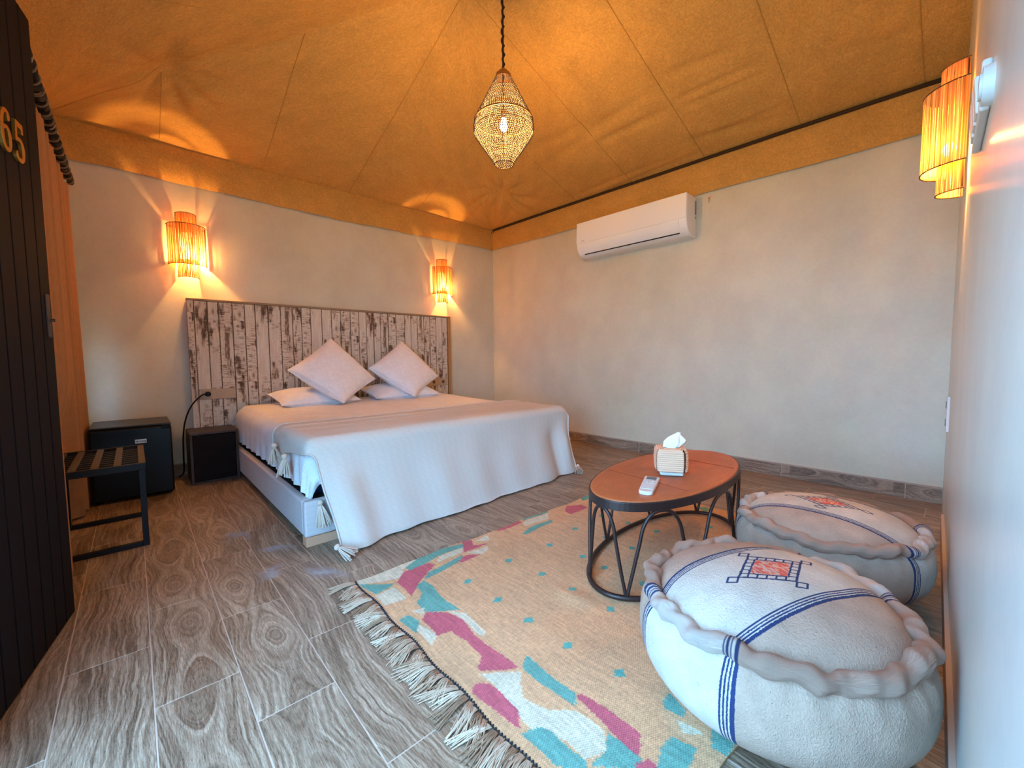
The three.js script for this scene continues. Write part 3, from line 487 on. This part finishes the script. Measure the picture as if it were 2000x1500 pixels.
{
  const px = -2.10, pz = -1.868, t = thing('pendant_lamp', 'glowing beaded wire pendant lamp hanging from the canvas ceiling on a dark cord', 'pendant lamp', [px, 0, pz]);
  const pr = [[2.268, 0.062], [2.31, 0.085], [2.46, 0.192], [2.50, 0.196], [2.55, 0.186], [2.81, 0.052], [2.83, 0.05]];   // radius by height: foot ring, belly, neck
  const rad = (y) => { for (let i = 0; i + 1 < pr.length; i++) if (y <= pr[i + 1][0]) return lerp(pr[i][1], pr[i + 1][1], (y - pr[i][0]) / (pr[i + 1][0] - pr[i][0])); return 0.05; };
  const ring = (y, r, q = 0.0035) => at(new THREE.TorusGeometry(r, q, 6, 56), 0, y, 0, PI / 2), frameBrown = std({ color: 0x9a6228, roughness: 0.5, metalness: 0.4 });  // plain orange-brown metal for the rings and ribs
  const fr = obj('frame', [ring(2.268, 0.062), ring(2.545, 0.19, 0.004), ring(2.81, 0.052), ring(2.48, 0.195, 0.002)], frameBrown, t);
  for (let i = 0; i < 8; i++) { const a = i * PI / 4; obj('rib', tube(pr.map(([y, r]) => V(r * cos(a), y, r * sin(a))), 0.0018, 24, 5), frameBrown, fr); }
  obj('cap', new THREE.LatheGeometry([[0.05, 2.81], [0.048, 2.835], [0.03, 2.855], [0.012, 2.868], [0.004, 2.885]].map(([r, y]) => new THREE.Vector2(r, y)), 32), std({ color: 0xb9782f, roughness: 0.5, metalness: 0.4 }), t);
  const places = []; const M = new THREE.Matrix4();
  for (let y = 2.272; y < 2.81; y += 0.0105) { const r = rad(y), n = floor(2 * PI * r / 0.0126), off = rnd(); for (let i = 0; i < n; i++) { const a = (i + off + 0.25 * rnd()) / n * 2 * PI; places.push([r * cos(a), y, r * sin(a)]); } }
  for (let k = 0; k < 80; k++) { const a = k * 2.4, r = 0.06 * sqrt(k / 80); places.push([r * cos(a), 2.268, r * sin(a)]); }
  const beads = new THREE.InstancedMesh(new THREE.IcosahedronGeometry(0.0040, 1), std({ color: new THREE.Color().setRGB(0.11, 0.085, 0.075), roughness: 0.5 }), places.length);
  places.forEach((p, i) => beads.setMatrixAt(i, M.makeTranslation(...p))); beads.name = 'bead_net'; beads.userData.kind = 'stuff'; beads.castShadow = true; t.add(beads);
  obj('bulb', [new THREE.LatheGeometry([[0.0, 2.478], [0.016, 2.482], [0.023, 2.50], [0.024, 2.515], [0.017, 2.545], [0.012, 2.558], [0, 2.56]].map(([r, y]) => new THREE.Vector2(r, y)), 20)], std({ color: 0xffe7c0, emissive: new THREE.Color().setRGB(1, 0.82, 0.55), emissiveIntensity: 14, roughness: 0.4 }), t);
  obj('lamp_holder', at(new THREE.CylinderGeometry(0.017, 0.017, 0.05, 14), 0, 2.585, 0), std({ color: 0x8c5a2c, roughness: 0.6 }), t);
  obj('inner_cord', rod(V(0, 2.61, 0), V(0, 2.87, 0), 0.004), black, t);
  const yTop = roofY(px, pz), links = []; for (let i = 0; i <= 200; i++) { const k = i / 200, a = k * 60; links.push(V(0.006 * sin(a) + 0.004 * sin(k * 13), lerp(2.875, yTop - 0.01, k), 0.006 * cos(a))); }
  obj('cord', [tube(links, 0.007, 300, 6), rod(V(0, 2.87, 0), V(0, yTop, 0), 0.006, 8)], std({ color: 0x2a1912, roughness: 0.8 }), t);
  obj('ceiling_rose', at(new THREE.CylinderGeometry(0.05, 0.06, 0.03, 24), 0, yTop - 0.012, 0), black, t);
  const L = new THREE.PointLight(BULB, PENDANT_CD); L.castShadow = true; L.shadow.radius = 1; L.name = 'pendant_bulb'; L.position.set(0, 2.515, 0); t.add(L);
}
// switches on the right wall
{
  const mk = (name, label, cat, y, z) => thing(name, label, cat, [xC(z), y, z], -PI / 2 + 0.0325);
  const a = mk('switch_panel', 'white three-rocker switch plate on the right wall beside the round thermostat', 'switch', 1.632, -1.665);
  obj('plate', rbox(0.31, 0.118, 0.018, 0.006, 3).translate(0, 0, 0.009), plasticWhite, a);
  for (const x of [-0.08, 0, 0.08]) obj('rocker', rbox(0.06, 0.09, 0.01, 0.004).rotateX(0.06).translate(x, 0, 0.02), plasticWhite, a);
  const b = mk('thermostat', 'round white thermostat on the right wall beside the switch plate', 'thermostat', 1.600, -1.445);
  obj('body', at(new THREE.CylinderGeometry(0.040, 0.043, 0.018, 40), 0, 0, 0.009, PI / 2), plasticWhite, b); obj('dial', at(new THREE.CylinderGeometry(0.028, 0.028, 0.006, 32), 0, 0, 0.020, PI / 2), plasticWhite, b);
  const c = mk('wall_socket', 'white double socket low on the right wall by the far corner', 'socket', 0.66, -3.40);
  obj('plate', rbox(0.088, 0.20, 0.014, 0.004).translate(0, 0, 0.006), plasticWhite, c); for (const y of [-0.05, 0.05]) obj('socket_well', at(new THREE.CylinderGeometry(0.02, 0.02, 0.004, 20), 0, y, 0.0145, PI / 2), greyPlastic, c);
}

// ---------------------------------------------------------------- coffee table and what is on it
const TBL = [-0.990, -1.995], TA = 0.275, TB = 0.600, TH = 0.419;
{
  const t = thing('coffee_table', 'low oval table with a terracotta leather top and arched iron rods', 'table', [TBL[0], 0.009, TBL[1]], 0.04);
  const E = (a, k = 1) => [TA * k * cos(a), TB * k * sin(a)], N = 96;
  const loop = (y, k, r, rad = 8) => tube(Array.from({ length: 64 }, (_, i) => { const q = E(i / 64 * 2 * PI, k); return V(q[0], y, q[1]); }), r, 128, rad, true);
  const band = surf(N, 1, () => [0, 0, 0]);                           // rim band: a closed box section swept round the oval
  const sec = [[1.0, 0.372], [1.0, 0.404], [0.992, 0.408], [0.978, 0.408], [0.978, 0.372], [1.0, 0.372]];
  obj('rim', surf(N, 5, (u, v) => { const s = sec[Math.round(v * 5)], off = (s[0] - 1) * 0.3, a = u * 2 * PI; return [(TA + off) * cos(a), s[1], (TB + off) * sin(a)]; }).toNonIndexed(), bronze, t).geometry.computeVertexNormals();
  obj('leather_top', surf(N, 24, (u, v) => { const a = u * 2 * PI, k = min(1, v * 1.06), e = max(0, v - 0.90) / 0.10, d = TA - 0.008; return [d * cos(a) * k * (1 - 0.0 * e), v > 0.955 ? lerp(0.411, 0.385, (v - 0.955) / 0.045) : 0.4145 - 0.0035 * smooth(0.8, 0.95, v) + 0.0012 * (fbm(cos(a) * v * 3, sin(a) * v * 3, 5, 2) - 0.5), (TB - 0.008) * sin(a) * k]; }, 3, 1), leather, t);
  for (const g of [tube([V(-0.20, 0.4150, -0.30), V(0, 0.4156, -0.26), V(0.225, 0.4145, -0.24)], 0.0016, 30, 5), tube([V(-0.225, 0.4148, 0.22), V(0, 0.4156, 0.25), V(0.20, 0.4145, 0.28)], 0.0016, 30, 5)]) obj('leather_seam', g, std({ color: 0x8a3a1e, roughness: 0.6 }), t);
  obj('base_ring', loop(0.013, 0.995, 0.0115), bronze, t);
  const n = 8;
  for (let i = 0; i < n; i++) {
    const a0 = 118 * R + i * 2 * PI / n, w = PI / n, mid = a0 + w, pts = [];
    for (const [s, y] of [[-1, 0.015], [-0.82, 0.12], [-0.64, 0.23], [-0.52, 0.305], [-0.30, 0.356], [0, 0.371], [0.30, 0.356], [0.52, 0.305], [0.64, 0.23], [0.82, 0.12], [1, 0.015]]) { const q = E(mid + s * w * 0.985, 0.985); pts.push(V(q[0], y, q[1])); }
    obj('arched_rod', tube(pts, 0.0074, 60, 8), bronze, t);
  }
}
{
  const t = thing('tissue_box', 'square woven straw tissue holder on a white base, tissue poking out', 'tissue box', [-0.955, TH + 0.006, -1.925], 0.60);
  const w = 0.134, rr = 0.024;
  const sq = (y, k, r) => { const p = [], h = w / 2 * k; for (const [cx, cz, a0] of [[1, 1, 0], [-1, 1, 1], [-1, -1, 2], [1, -1, 3]]) for (let i = 0; i < 5; i++) { const a = (a0 + i / 4) * PI / 2; p.push(V(cx * (h - rr * k) + rr * k * cos(a), y, cz * (h - rr * k) + rr * k * sin(a))); } return tube(p, r, 80, 6, true); };
  obj('base', [rbox(w * 0.82, 0.022, w * 0.82, 0.010, 3).translate(0, 0.011, 0)], plasticWhite, t);
  obj('liner', rbox(w * 0.86, 0.096, w * 0.86, 0.024, 4).translate(0, 0.073, 0), strawDark, t);
  for (let i = 0; i < 10; i++) { const k = 0.985 + 0.05 * sin((i + 1) / 11 * PI); obj('straw_coil', sq(0.028 + i * 0.0098, k, 0.0056), straw, t); }
  for (let i = 0; i < 5; i++) obj('straw_coil', sq(0.1245, 0.92 - i * 0.145, 0.0055), straw, t);
  obj('slot', rbox(0.07, 0.003, 0.018, 0.001).translate(0, 0.1285, 0), std({ color: 0x3b2417, roughness: 0.9 }), t);
  obj('tissue', surf(26, 14, (u, v) => { const a = u * 2 * PI, k = v, r = lerp(0.030, 0.052, sin(k * PI * 0.75)) * (1 - 0.86 * smooth(0.35, 1, k)), wob = 1 + 0.32 * sin(a * 3 + 4 * k) * k + 0.18 * sin(a * 7 - 3 * k); return [r * wob * cos(a) + 0.040 * k, 0.127 + 0.075 * k + 0.008 * sin(a * 4) * k * (1 - k) * 3, 0.5 * r * wob * sin(a) - 0.012 * k]; }, 1, 1, true), std({ color: 0xfafafc, roughness: 0.95 }), t);
}
{
  const t = thing('remote_control', 'white air conditioner remote lying on the leather table top', 'remote', [-0.918, TH + 0.0155, -1.655], 0);
  t.rotation.y = 0.38 + PI;                             // long side runs along its own z
  const s = new THREE.Shape(), w = 0.033, l = 0.118; s.moveTo(-w + 0.004, -l); s.lineTo(w - 0.004, -l); s.quadraticCurveTo(w, -l, w, -l + 0.004); s.lineTo(w - 0.004, l - 0.022); s.quadraticCurveTo(w - 0.006, l, 0, l); s.quadraticCurveTo(-w + 0.006, l, -w + 0.004, l - 0.022); s.lineTo(-w, -l + 0.004); s.quadraticCurveTo(-w, -l, -w + 0.004, -l);
  const g = new THREE.ExtrudeGeometry(s, { depth: 0.010, bevelEnabled: true, bevelSize: 0.003, bevelThickness: 0.003, bevelOffset: -0.003, bevelSegments: 3 }).rotateX(-PI / 2).translate(0, -0.008, 0);
  obj('body', g, plasticWhite, t);
  obj('display', rbox(0.044, 0.002, 0.042, 0.0008, 1).translate(0, 0.0055, 0.085), cloudGlass, t);
  for (const [x, z] of [[-0.014, 0.04], [0.008, 0.04], [-0.014, 0.018], [0.008, 0.018]]) obj('button', rbox(0.014, 0.003, 0.012, 0.001, 1).translate(x, 0.0055, z), std({ color: 0xbcc4c6, roughness: 0.5 }), t);
  obj('cover', rbox(0.05, 0.002, 0.07, 0.0008, 1).translate(0, 0.0053, -0.045), std({ color: 0xd3dbe2, roughness: 0.45 }), t);
}

// ---------------------------------------------------------------- poufs
{
  const RB = 0.350, HB = 0.392, PW = 2.55, SMAX = 0.80, W0 = -0.105, W1 = 0.130;
  const wool = rgb(184, 152, 132), pale = rgb(208, 191, 176), blue = rgb(34, 48, 92), red = rgb(222, 92, 74);
  const bandColor = (d, noise) => {                                   // d: distance across the pale band
    const e = d > (W0 + W1) / 2 ? d - W1 : W0 - d;
    if (e < 0) return pale;
    for (const [a, b] of [[0, 0.0038], [0.0072, 0.0105], [0.0140, 0.0172], [0.0205, 0.0285]]) if (e > a && e < b) return blue;
    return e < 0.0285 ? pale : wool;
  };
  const map = tex(1280, 1280, (u, v, ix, iy) => {
    const px = (u - 0.5) * 2 * SMAX, pz = (v - 0.5) * 2 * SMAX, s = hypot(px, pz) + 1e-6, d = pz / s * min(s, RB * 0.93), a = px / s * min(s, RB * 0.93);
    let c = bandColor(d + 0.0012 * (vn(ix * 0.5, iy * 0.5, 3) - 0.5), 0);
    if (s < 0.24) {
      const dd = d - 0.005, cell = 0.0085, qa = a, A = 0.118, B = 0.074, q = abs(qa) / A + abs(dd) / B, jag = 0.035 * (vn(ix * 0.25, iy * 0.25, 8) - 0.5);
      const line = (k, w) => abs(q + jag - k) < w;
      if (q < 0.66) { const st = vn(ix * 0.45, iy * 0.13, 5); c = st > 0.46 ? red : st > 0.36 ? rgb(240, 170, 120) : mix3(pale, red, 0.25); }
      if (line(0.70, 0.035) || line(1.0, 0.045)) c = blue;
      if (q > 0.70 && q < 1.0) { const along = (abs(qa) / A - abs(dd) / B) * 0.5 + 0.5; const f = along * 6 - floor(along * 6); if (f < 0.20) c = blue; }
      for (const [ca, cd] of [[A + 0.022, 0], [-A - 0.022, 0], [0, B + 0.016], [0, -B - 0.016]]) { const m = abs(qa - ca) / 0.024 + abs(dd - cd) / 0.016; if (m < 1.05 && m > 0.68) c = blue; }
    }
    const k = 0.93 + 0.10 * (vn(ix * 0.9, iy * 0.9, 6) - 0.5) + 0.14 * (fbm(u * 30, v * 30, 4, 3) - 0.5) - (hash(ix >> 1, iy >> 1, 9) > 0.9985 ? 0.25 : 0);
    return [c[0] * k, c[1] * k, c[2] * k];
  });
  const woolBump = tex(512, 512, (u, v, x, y) => { const k = 0.5 + 0.5 * (vn(u * 256, v * 256, 3, 256, 256) - 0.5) + 0.3 * (vn(u * 100, v * 100, 4, 100, 100) - 0.5); return [k, k, k]; }, false);
  const bodyMat = std({ map, roughness: 0.97, bumpMap: rep(woolBump, 3, 3), bumpScale: 0.0022 });
  const pipeMat = std({ vertexColors: true, roughness: 0.97, bumpMap: rep(woolBump, 1, 10), bumpScale: 0.0015 });
  const rimY = 0.306, rimR = 0.316;
  function makePouf(label, seed) {
    const t = thing('pouf', label, 'pouf', [0, 0, 0], 0, 'round woven wool poufs');
    const prof = []; for (let i = 0; i <= 60; i++) { const th = i / 60 * PI, y = cos(th), yy = sign(y) * pow(abs(y), 0.9), r = pow(max(0, 1 - pow(abs(yy), PW)), 1 / 2.2); prof.push([RB * r, HB * (yy + 1) / 2]); }
    const arc = [0]; for (let i = 1; i < prof.length; i++) arc.push(arc[i - 1] + hypot(prof[i][0] - prof[i - 1][0], prof[i][1] - prof[i - 1][1]));
    const g = surf(120, 60, (u, v) => {
      const a = u * 2 * PI, [r, y] = prof[Math.round(v * 60)], crease = exp(-pow((y - rimY) / 0.03, 2)) * (v > 0.15 ? 1 : 0), gath = smooth(0.20, rimY, y) * (y < rimY ? 1 : 0) * 0.006 * sin(a * 34 + seed) + 0.006 * (fbm(cos(a) * 3 + seed, sin(a) * 3 + y * 6, 4, 2) - 0.5);
      const rr = r * (1 + gath / 0.35 * (r / RB)) - crease * 0.012;
      return [rr * cos(a), y + 0.006 * (fbm(cos(a) * r * 8 + seed, sin(a) * r * 8, 6, 2) - 0.5) * (y > 0.3 ? 1 : 0), rr * sin(a)];
    }, 1, 1, true);
    const uv = g.attributes.uv; for (let j = 0; j <= 60; j++) for (let i = 0; i <= 120; i++) { const a = i / 120 * 2 * PI, k = j * 121 + i; uv.setXY(k, 0.5 + arc[j] * cos(a) / (2 * SMAX), 0.5 + arc[j] * sin(a) / (2 * SMAX)); }
    obj('cover', g, bodyMat, t);
    const N = 720, p = (u, v) => {                                    // the rolled seam
      const a = u * 2 * PI, b = v * 2 * PI, w = 0.006 * sin(a * 11 + seed) + 0.005 * sin(a * 17 + 2 * seed), r0 = 0.0235 + 0.0022 * sin(a * 23 + seed) + 0.0010 * sin(a * 41), tw = 0.0030 * sin(b * 2 + a * 30);
      const R0 = rimR + w * 0.8, Y0 = rimY + 0.005 * sin(a * 13 + 2 + seed) + 0.006 * sin(a * 5 + seed), q = r0 + tw; return [(R0 + q * cos(b)) * cos(a), Y0 + q * sin(b), (R0 + q * cos(b)) * sin(a)];
    };
    const pg = surf(N, 14, p, 1, 1, true), col = [];
    for (let j = 0; j <= 14; j++) for (let i = 0; i <= N; i++) { const a = i / N * 2 * PI, d = RB * 0.93 * sin(a), c = new THREE.Color().setRGB(...bandColor(d), THREE.SRGBColorSpace); col.push(c.r * 1.08, c.g * 1.0, c.b * 1.0); }
    pg.setAttribute('color', new THREE.Float32BufferAttribute(col, 3));
    obj('rolled_seam', pg, pipeMat, t);
    return t;
  }
  const a = makePouf('cream wool pouf with blue stripes and red diamond, the nearer of the two', 1.3);
  a.position.set(-0.350, 0.009, -1.305); a.rotation.y = atan2(0.916, 0.40);
  const b = makePouf('cream wool pouf with blue stripes and red diamond, farther, against the right wall', 4.1);
  b.position.set(-0.375, 0.009, -2.17); b.rotation.y = atan2(-0.05, 1); b.scale.set(0.97, 0.93, 0.97);
}

// ---------------------------------------------------------------- kilim rug
{
  const W = 1.44, L = 2.08, x0 = -1.80, z0 = -0.69, cw = 1000, ch = 1440, cv = document.createElement('canvas'); cv.width = cw; cv.height = ch;
  const c = cv.getContext('2d'), sx = cw / (W * 100), sy = ch / (L * 100);
  const C = { o: '#dca67d', t: '#6ea095', p: '#c85f6c', c: '#d9c8b0', r: '#d8452c' };
  c.fillStyle = C.o; c.fillRect(0, 0, cw, ch);
  // motifs of the woven border as polygons in centimetres: u from the bed side, v from the fringed end
  const motifs = [['c', 0, 0, 4, 0, 12, 20, 5, 20, 0, 30], ['t', 3, 0, 13, 12, 16, 2],
    ['c', 17, 1, 15, 10, 27, 10, 26, 1], ['p', 13, 13, 7, 20, 7, 33, 11, 34, 20, 20, 27, 12], ['t', 4, 22, 0, 30, -1, 40, 2, 57, 6, 56, 5, 40, 8, 23], ['c', 10, 36, 6, 40, 6, 55, 11, 50],
    ['t', 20, 22, 15, 28, 13, 49, 17, 46, 19, 28], ['t', 22, 17, 20, 22, 27, 23, 36, 22, 49, 22, 41, 12, 33, 12, 28, 17], ['p', -2, 58, 1, 63, 7, 60, 10, 68, 11, 52, 4, 56], ['c', 3, 64, 2, 74, 8, 70],
    ['p', 17, 44, 14, 50, 18, 56, 19, 44], ['c', 12, 52, 13, 65, 16, 62, 18, 57], ['p', 0, 81, -3, 86, -4, 99, 3, 100, 2, 81], ['t', -1, 104, -2, 126, 2, 123, 2, 102], ['c', 3, 101, 3, 122, 10, 116, 8, 97],
    ['t', 14, 88, 11, 98, 12, 116, 15, 113, 16, 90], ['p', 2, 140, 7, 150, 13, 149, 14, 131, 8, 133], ['t', 0, 159, -1, 173, 5, 164, 4, 156], ['t', 38, 2, 38, 6, 44, 7, 48, 4, 50, 2], ['c', 48, 3, 46, 6, 56, 7, 59, 3],
    ['c', 36, 8, 38, 13, 42, 10], ['p', 44, 8, 41, 12, 46, 17, 55, 19, 65, 18, 74, 18, 87, 18, 85, 14, 80, 8, 78, 9, 75, 13, 66, 14, 57, 12, 56, 7], ['c', 46, 18, 52, 22, 66, 22, 68, 20, 64, 19, 54, 19],
    ['c', 81, 7, 86, 14, 89, 18, 92, 15, 97, 12, 105, 14, 110, 19, 119, 20, 123, 16, 122, 12, 121, 10, 115, 10, 106, 6, 99, 7, 88, 8], ['p', 84, 2, 83, 4, 86, 7, 90, 8, 99, 8, 104, 4, 94, 3, 86, 1],
    ['t', 105, 3, 107, 8, 110, 9, 116, 9, 121, 10, 125, 8, 117, 3, 109, 3], ['t', 87, 20, 85, 24, 91, 24, 96, 24, 106, 24, 109, 20, 100, 20, 89, 19], ['p', 107, 23, 107, 25, 116, 26, 126, 27, 129, 21, 123, 21, 113, 22],
    ['t', 120, 20, 123, 21, 130, 21, 131, 18, 123, 10, 123, 16], ['p', 130, 19, 131, 22, 135, 22, 131, 16], ['t', 124, 42, 124, 45, 130, 43, 131, 40, 126, 39], ['t', 132, 26, 132, 32, 138, 33, 139, 26, 134, 20],
    ['p', 121, 24, 124, 27, 128, 24, 129, 21, 124, 21], ['t', 137, 43, 143, 42, 144, 36, 140, 36], ['c', 130, 38, 136, 39, 137, 38, 134, 35], ['t', 63, 201, 66, 207, 70, 203, 71, 196], ['r', 92, 200, 96, 206, 99, 200, 96, 195],
    ['t', 85, 192, 89, 196, 90, 192, 87, 188], ['o', 60, 145, 64, 150, 67, 146, 64, 141], ['t', 137, 60, 143, 70, 143, 52], ['p', 136, 78, 143, 92, 143, 76], ['t', 138, 100, 134, 118, 143, 112], ['c', 132, 122, 143, 134, 143, 118], ['p', 136, 140, 143, 160, 143, 138], ['t', 20, 190, 36, 200, 50, 196, 30, 186]];
  for (const [k, ...p] of motifs) { c.fillStyle = C[k]; c.beginPath(); for (let i = 0; i < p.length; i += 2) c.lineTo(p[i] * sx, p[i + 1] * sy); c.closePath(); c.fill(); }
  c.fillStyle = '#62a69c';
  for (let j = 0; j < 8; j++) for (const [u, off] of [[30, 116], [32, 63], [49, 119], [52, 65], [54, 92], [68, 92], [70, 66], [66, 119], [89, 66], [88, 92], [91, 38], [72, 38], [54, 37], [34, 37], [34, 90], [28, 143], [46, 145], [64, 147], [84, 147], [110, 40], [109, 66], [108, 93], [104, 120], [100, 147], [120, 66], [26, 170], [44, 172], [62, 174], [82, 174]].slice(j * 4, j * 4 + 4)) { c.beginPath(); c.moveTo((u - 2.0) * sx, off * sy); c.lineTo(u * sx, (off - 2.4) * sy); c.lineTo((u + 2.0) * sx, off * sy); c.lineTo(u * sx, (off + 2.4) * sy); c.closePath(); c.fill(); }
  const src = c.getImageData(0, 0, cw, ch).data;
  const map = tex(1000, 1440, (u, v, x, y) => {
    const saw = floor((vn(x * 0.06, y * 0.9, 3) - 0.5) * 9), xx = clamp(x + saw, 0, cw - 1), yy = clamp(y + floor((vn(x * 0.5, y * 0.12, 7) - 0.5) * 5), 0, ch - 1), o = (yy * cw + xx) * 4;
    const k = 0.97 + 0.13 * (vn(x * 0.45, y * 0.16, 11) - 0.5) + 0.13 * (vn(x * 0.03, y * 0.35, 12) - 0.5) + 0.10 * (fbm(u * 6, v * 9, 13, 3) - 0.5);
    return [src[o] / 255 * k, src[o + 1] / 255 * k, src[o + 2] / 255 * (k - 0.02)];
  });
  const weave = tex(512, 512, (u, v) => { const k = 0.5 + 0.35 * sin(u * 2 * PI * 110) * sin(v * 2 * PI * 55) + 0.3 * (vn(u * 128, v * 64, 4, 128, 64) - 0.5); return [k, k, k]; }, false);
  const t = thing('kilim_rug', 'woven kilim rug in faded orange with teal and pink border motifs and fringe', 'rug', [x0, 0, z0], -0.012);
  const rip = (u, v) => 0.006 + 0.0016 * (fbm(u * 7, v * 9, 3, 2) - 0.3) + 0.010 * exp(-pow((v - 0.30) / 0.02, 2)) * exp(-pow((u - 0.52) / 0.06, 2));
  const edge = (v) => 0.006 * sin(v * 21) + 0.004 * sin(v * 47);
  const topS = surf(90, 130, (u, v) => [u * W + edge(v) * (1 - 2 * u), rip(u, v), -v * L + 0.005 * sin(u * 30)]);
  obj('woven_field', topS, std({ map, roughness: 0.98, bumpMap: rep(weave, 2, 3), bumpScale: 0.002 }), t);
  const side = (f, n) => surf(n, 1, (u, v) => { const p = f(u); return [p[0], lerp(0.0006, p[1], v), p[2]]; });
  const PT = (u, v) => [u * W + edge(v) * (1 - 2 * u), rip(u, v), -v * L + 0.005 * sin(u * 30)];
  obj('selvedge', [side((k) => PT(k, 0), 60), side((k) => PT(k, 1), 60), side((k) => PT(0, k), 90), side((k) => PT(1, k), 90)], std({ color: 0xb98f66, roughness: 1 }), t);
  const knots = []; for (let i = 0; i < 120; i++) { const u = (i + 0.5) / 120; knots.push(new THREE.IcosahedronGeometry(0.0042, 0).scale(0.8, 0.8, 1.6).translate(u * W, 0.006, 0.004 + 0.005 * sin(u * 30))); }
  const kn = obj('knot_row', knots, std({ color: 0x2b2a33, roughness: 1 }), t); kn.userData.kind = 'stuff';
  const fr = [std({ color: 0xbf9c82, roughness: 1 }), std({ color: 0x9d795f, roughness: 1 }), std({ color: 0xcfb49c, roughness: 1 })], variants = [];
  for (let k = 0; k < 7; k++) {
    const q = []; const rr = mulberry(40 + k), bend = (rr() - 0.5) * 0.05;
    for (let i = 0; i < 15; i++) { const x = (i / 14 - 0.5) * 0.022, l = 0.075 + 0.035 * rr(), sw = bend + 0.035 * (rr() - 0.5); q.push(tube([V(x * 0.7, 0.005, 0.002), V(x + 0.2 * sw, 0.009 + 0.004 * rr(), l * 0.3), V(x * 1.3 + 0.6 * sw, 0.005 + 0.006 * rr(), l * 0.65), V(x * 1.5 + sw, 0.0028, l)], 0.0014 + 0.0007 * rr(), 7, 4)); }
    variants.push(mergeGeometries(q.map((g) => g.toNonIndexed())));
  }
  for (let i = 0; i < 60; i++) { const u = (i + 0.5) / 60, m = obj('fringe_tassel', variants[i % 7], fr[(i * 5) % 3], t); m.position.set(u * W, 0, 0.006 + 0.005 * sin(u * 30)); m.rotation.y = 0.7 * (rnd() - 0.5) + 0.15; m.scale.set(1, 1, 0.85 + 0.35 * rnd()); }
}

scene.traverse((o) => { if (o.isMesh) o.castShadow = o.receiveShadow = true; });
renderer.render(scene, camera);
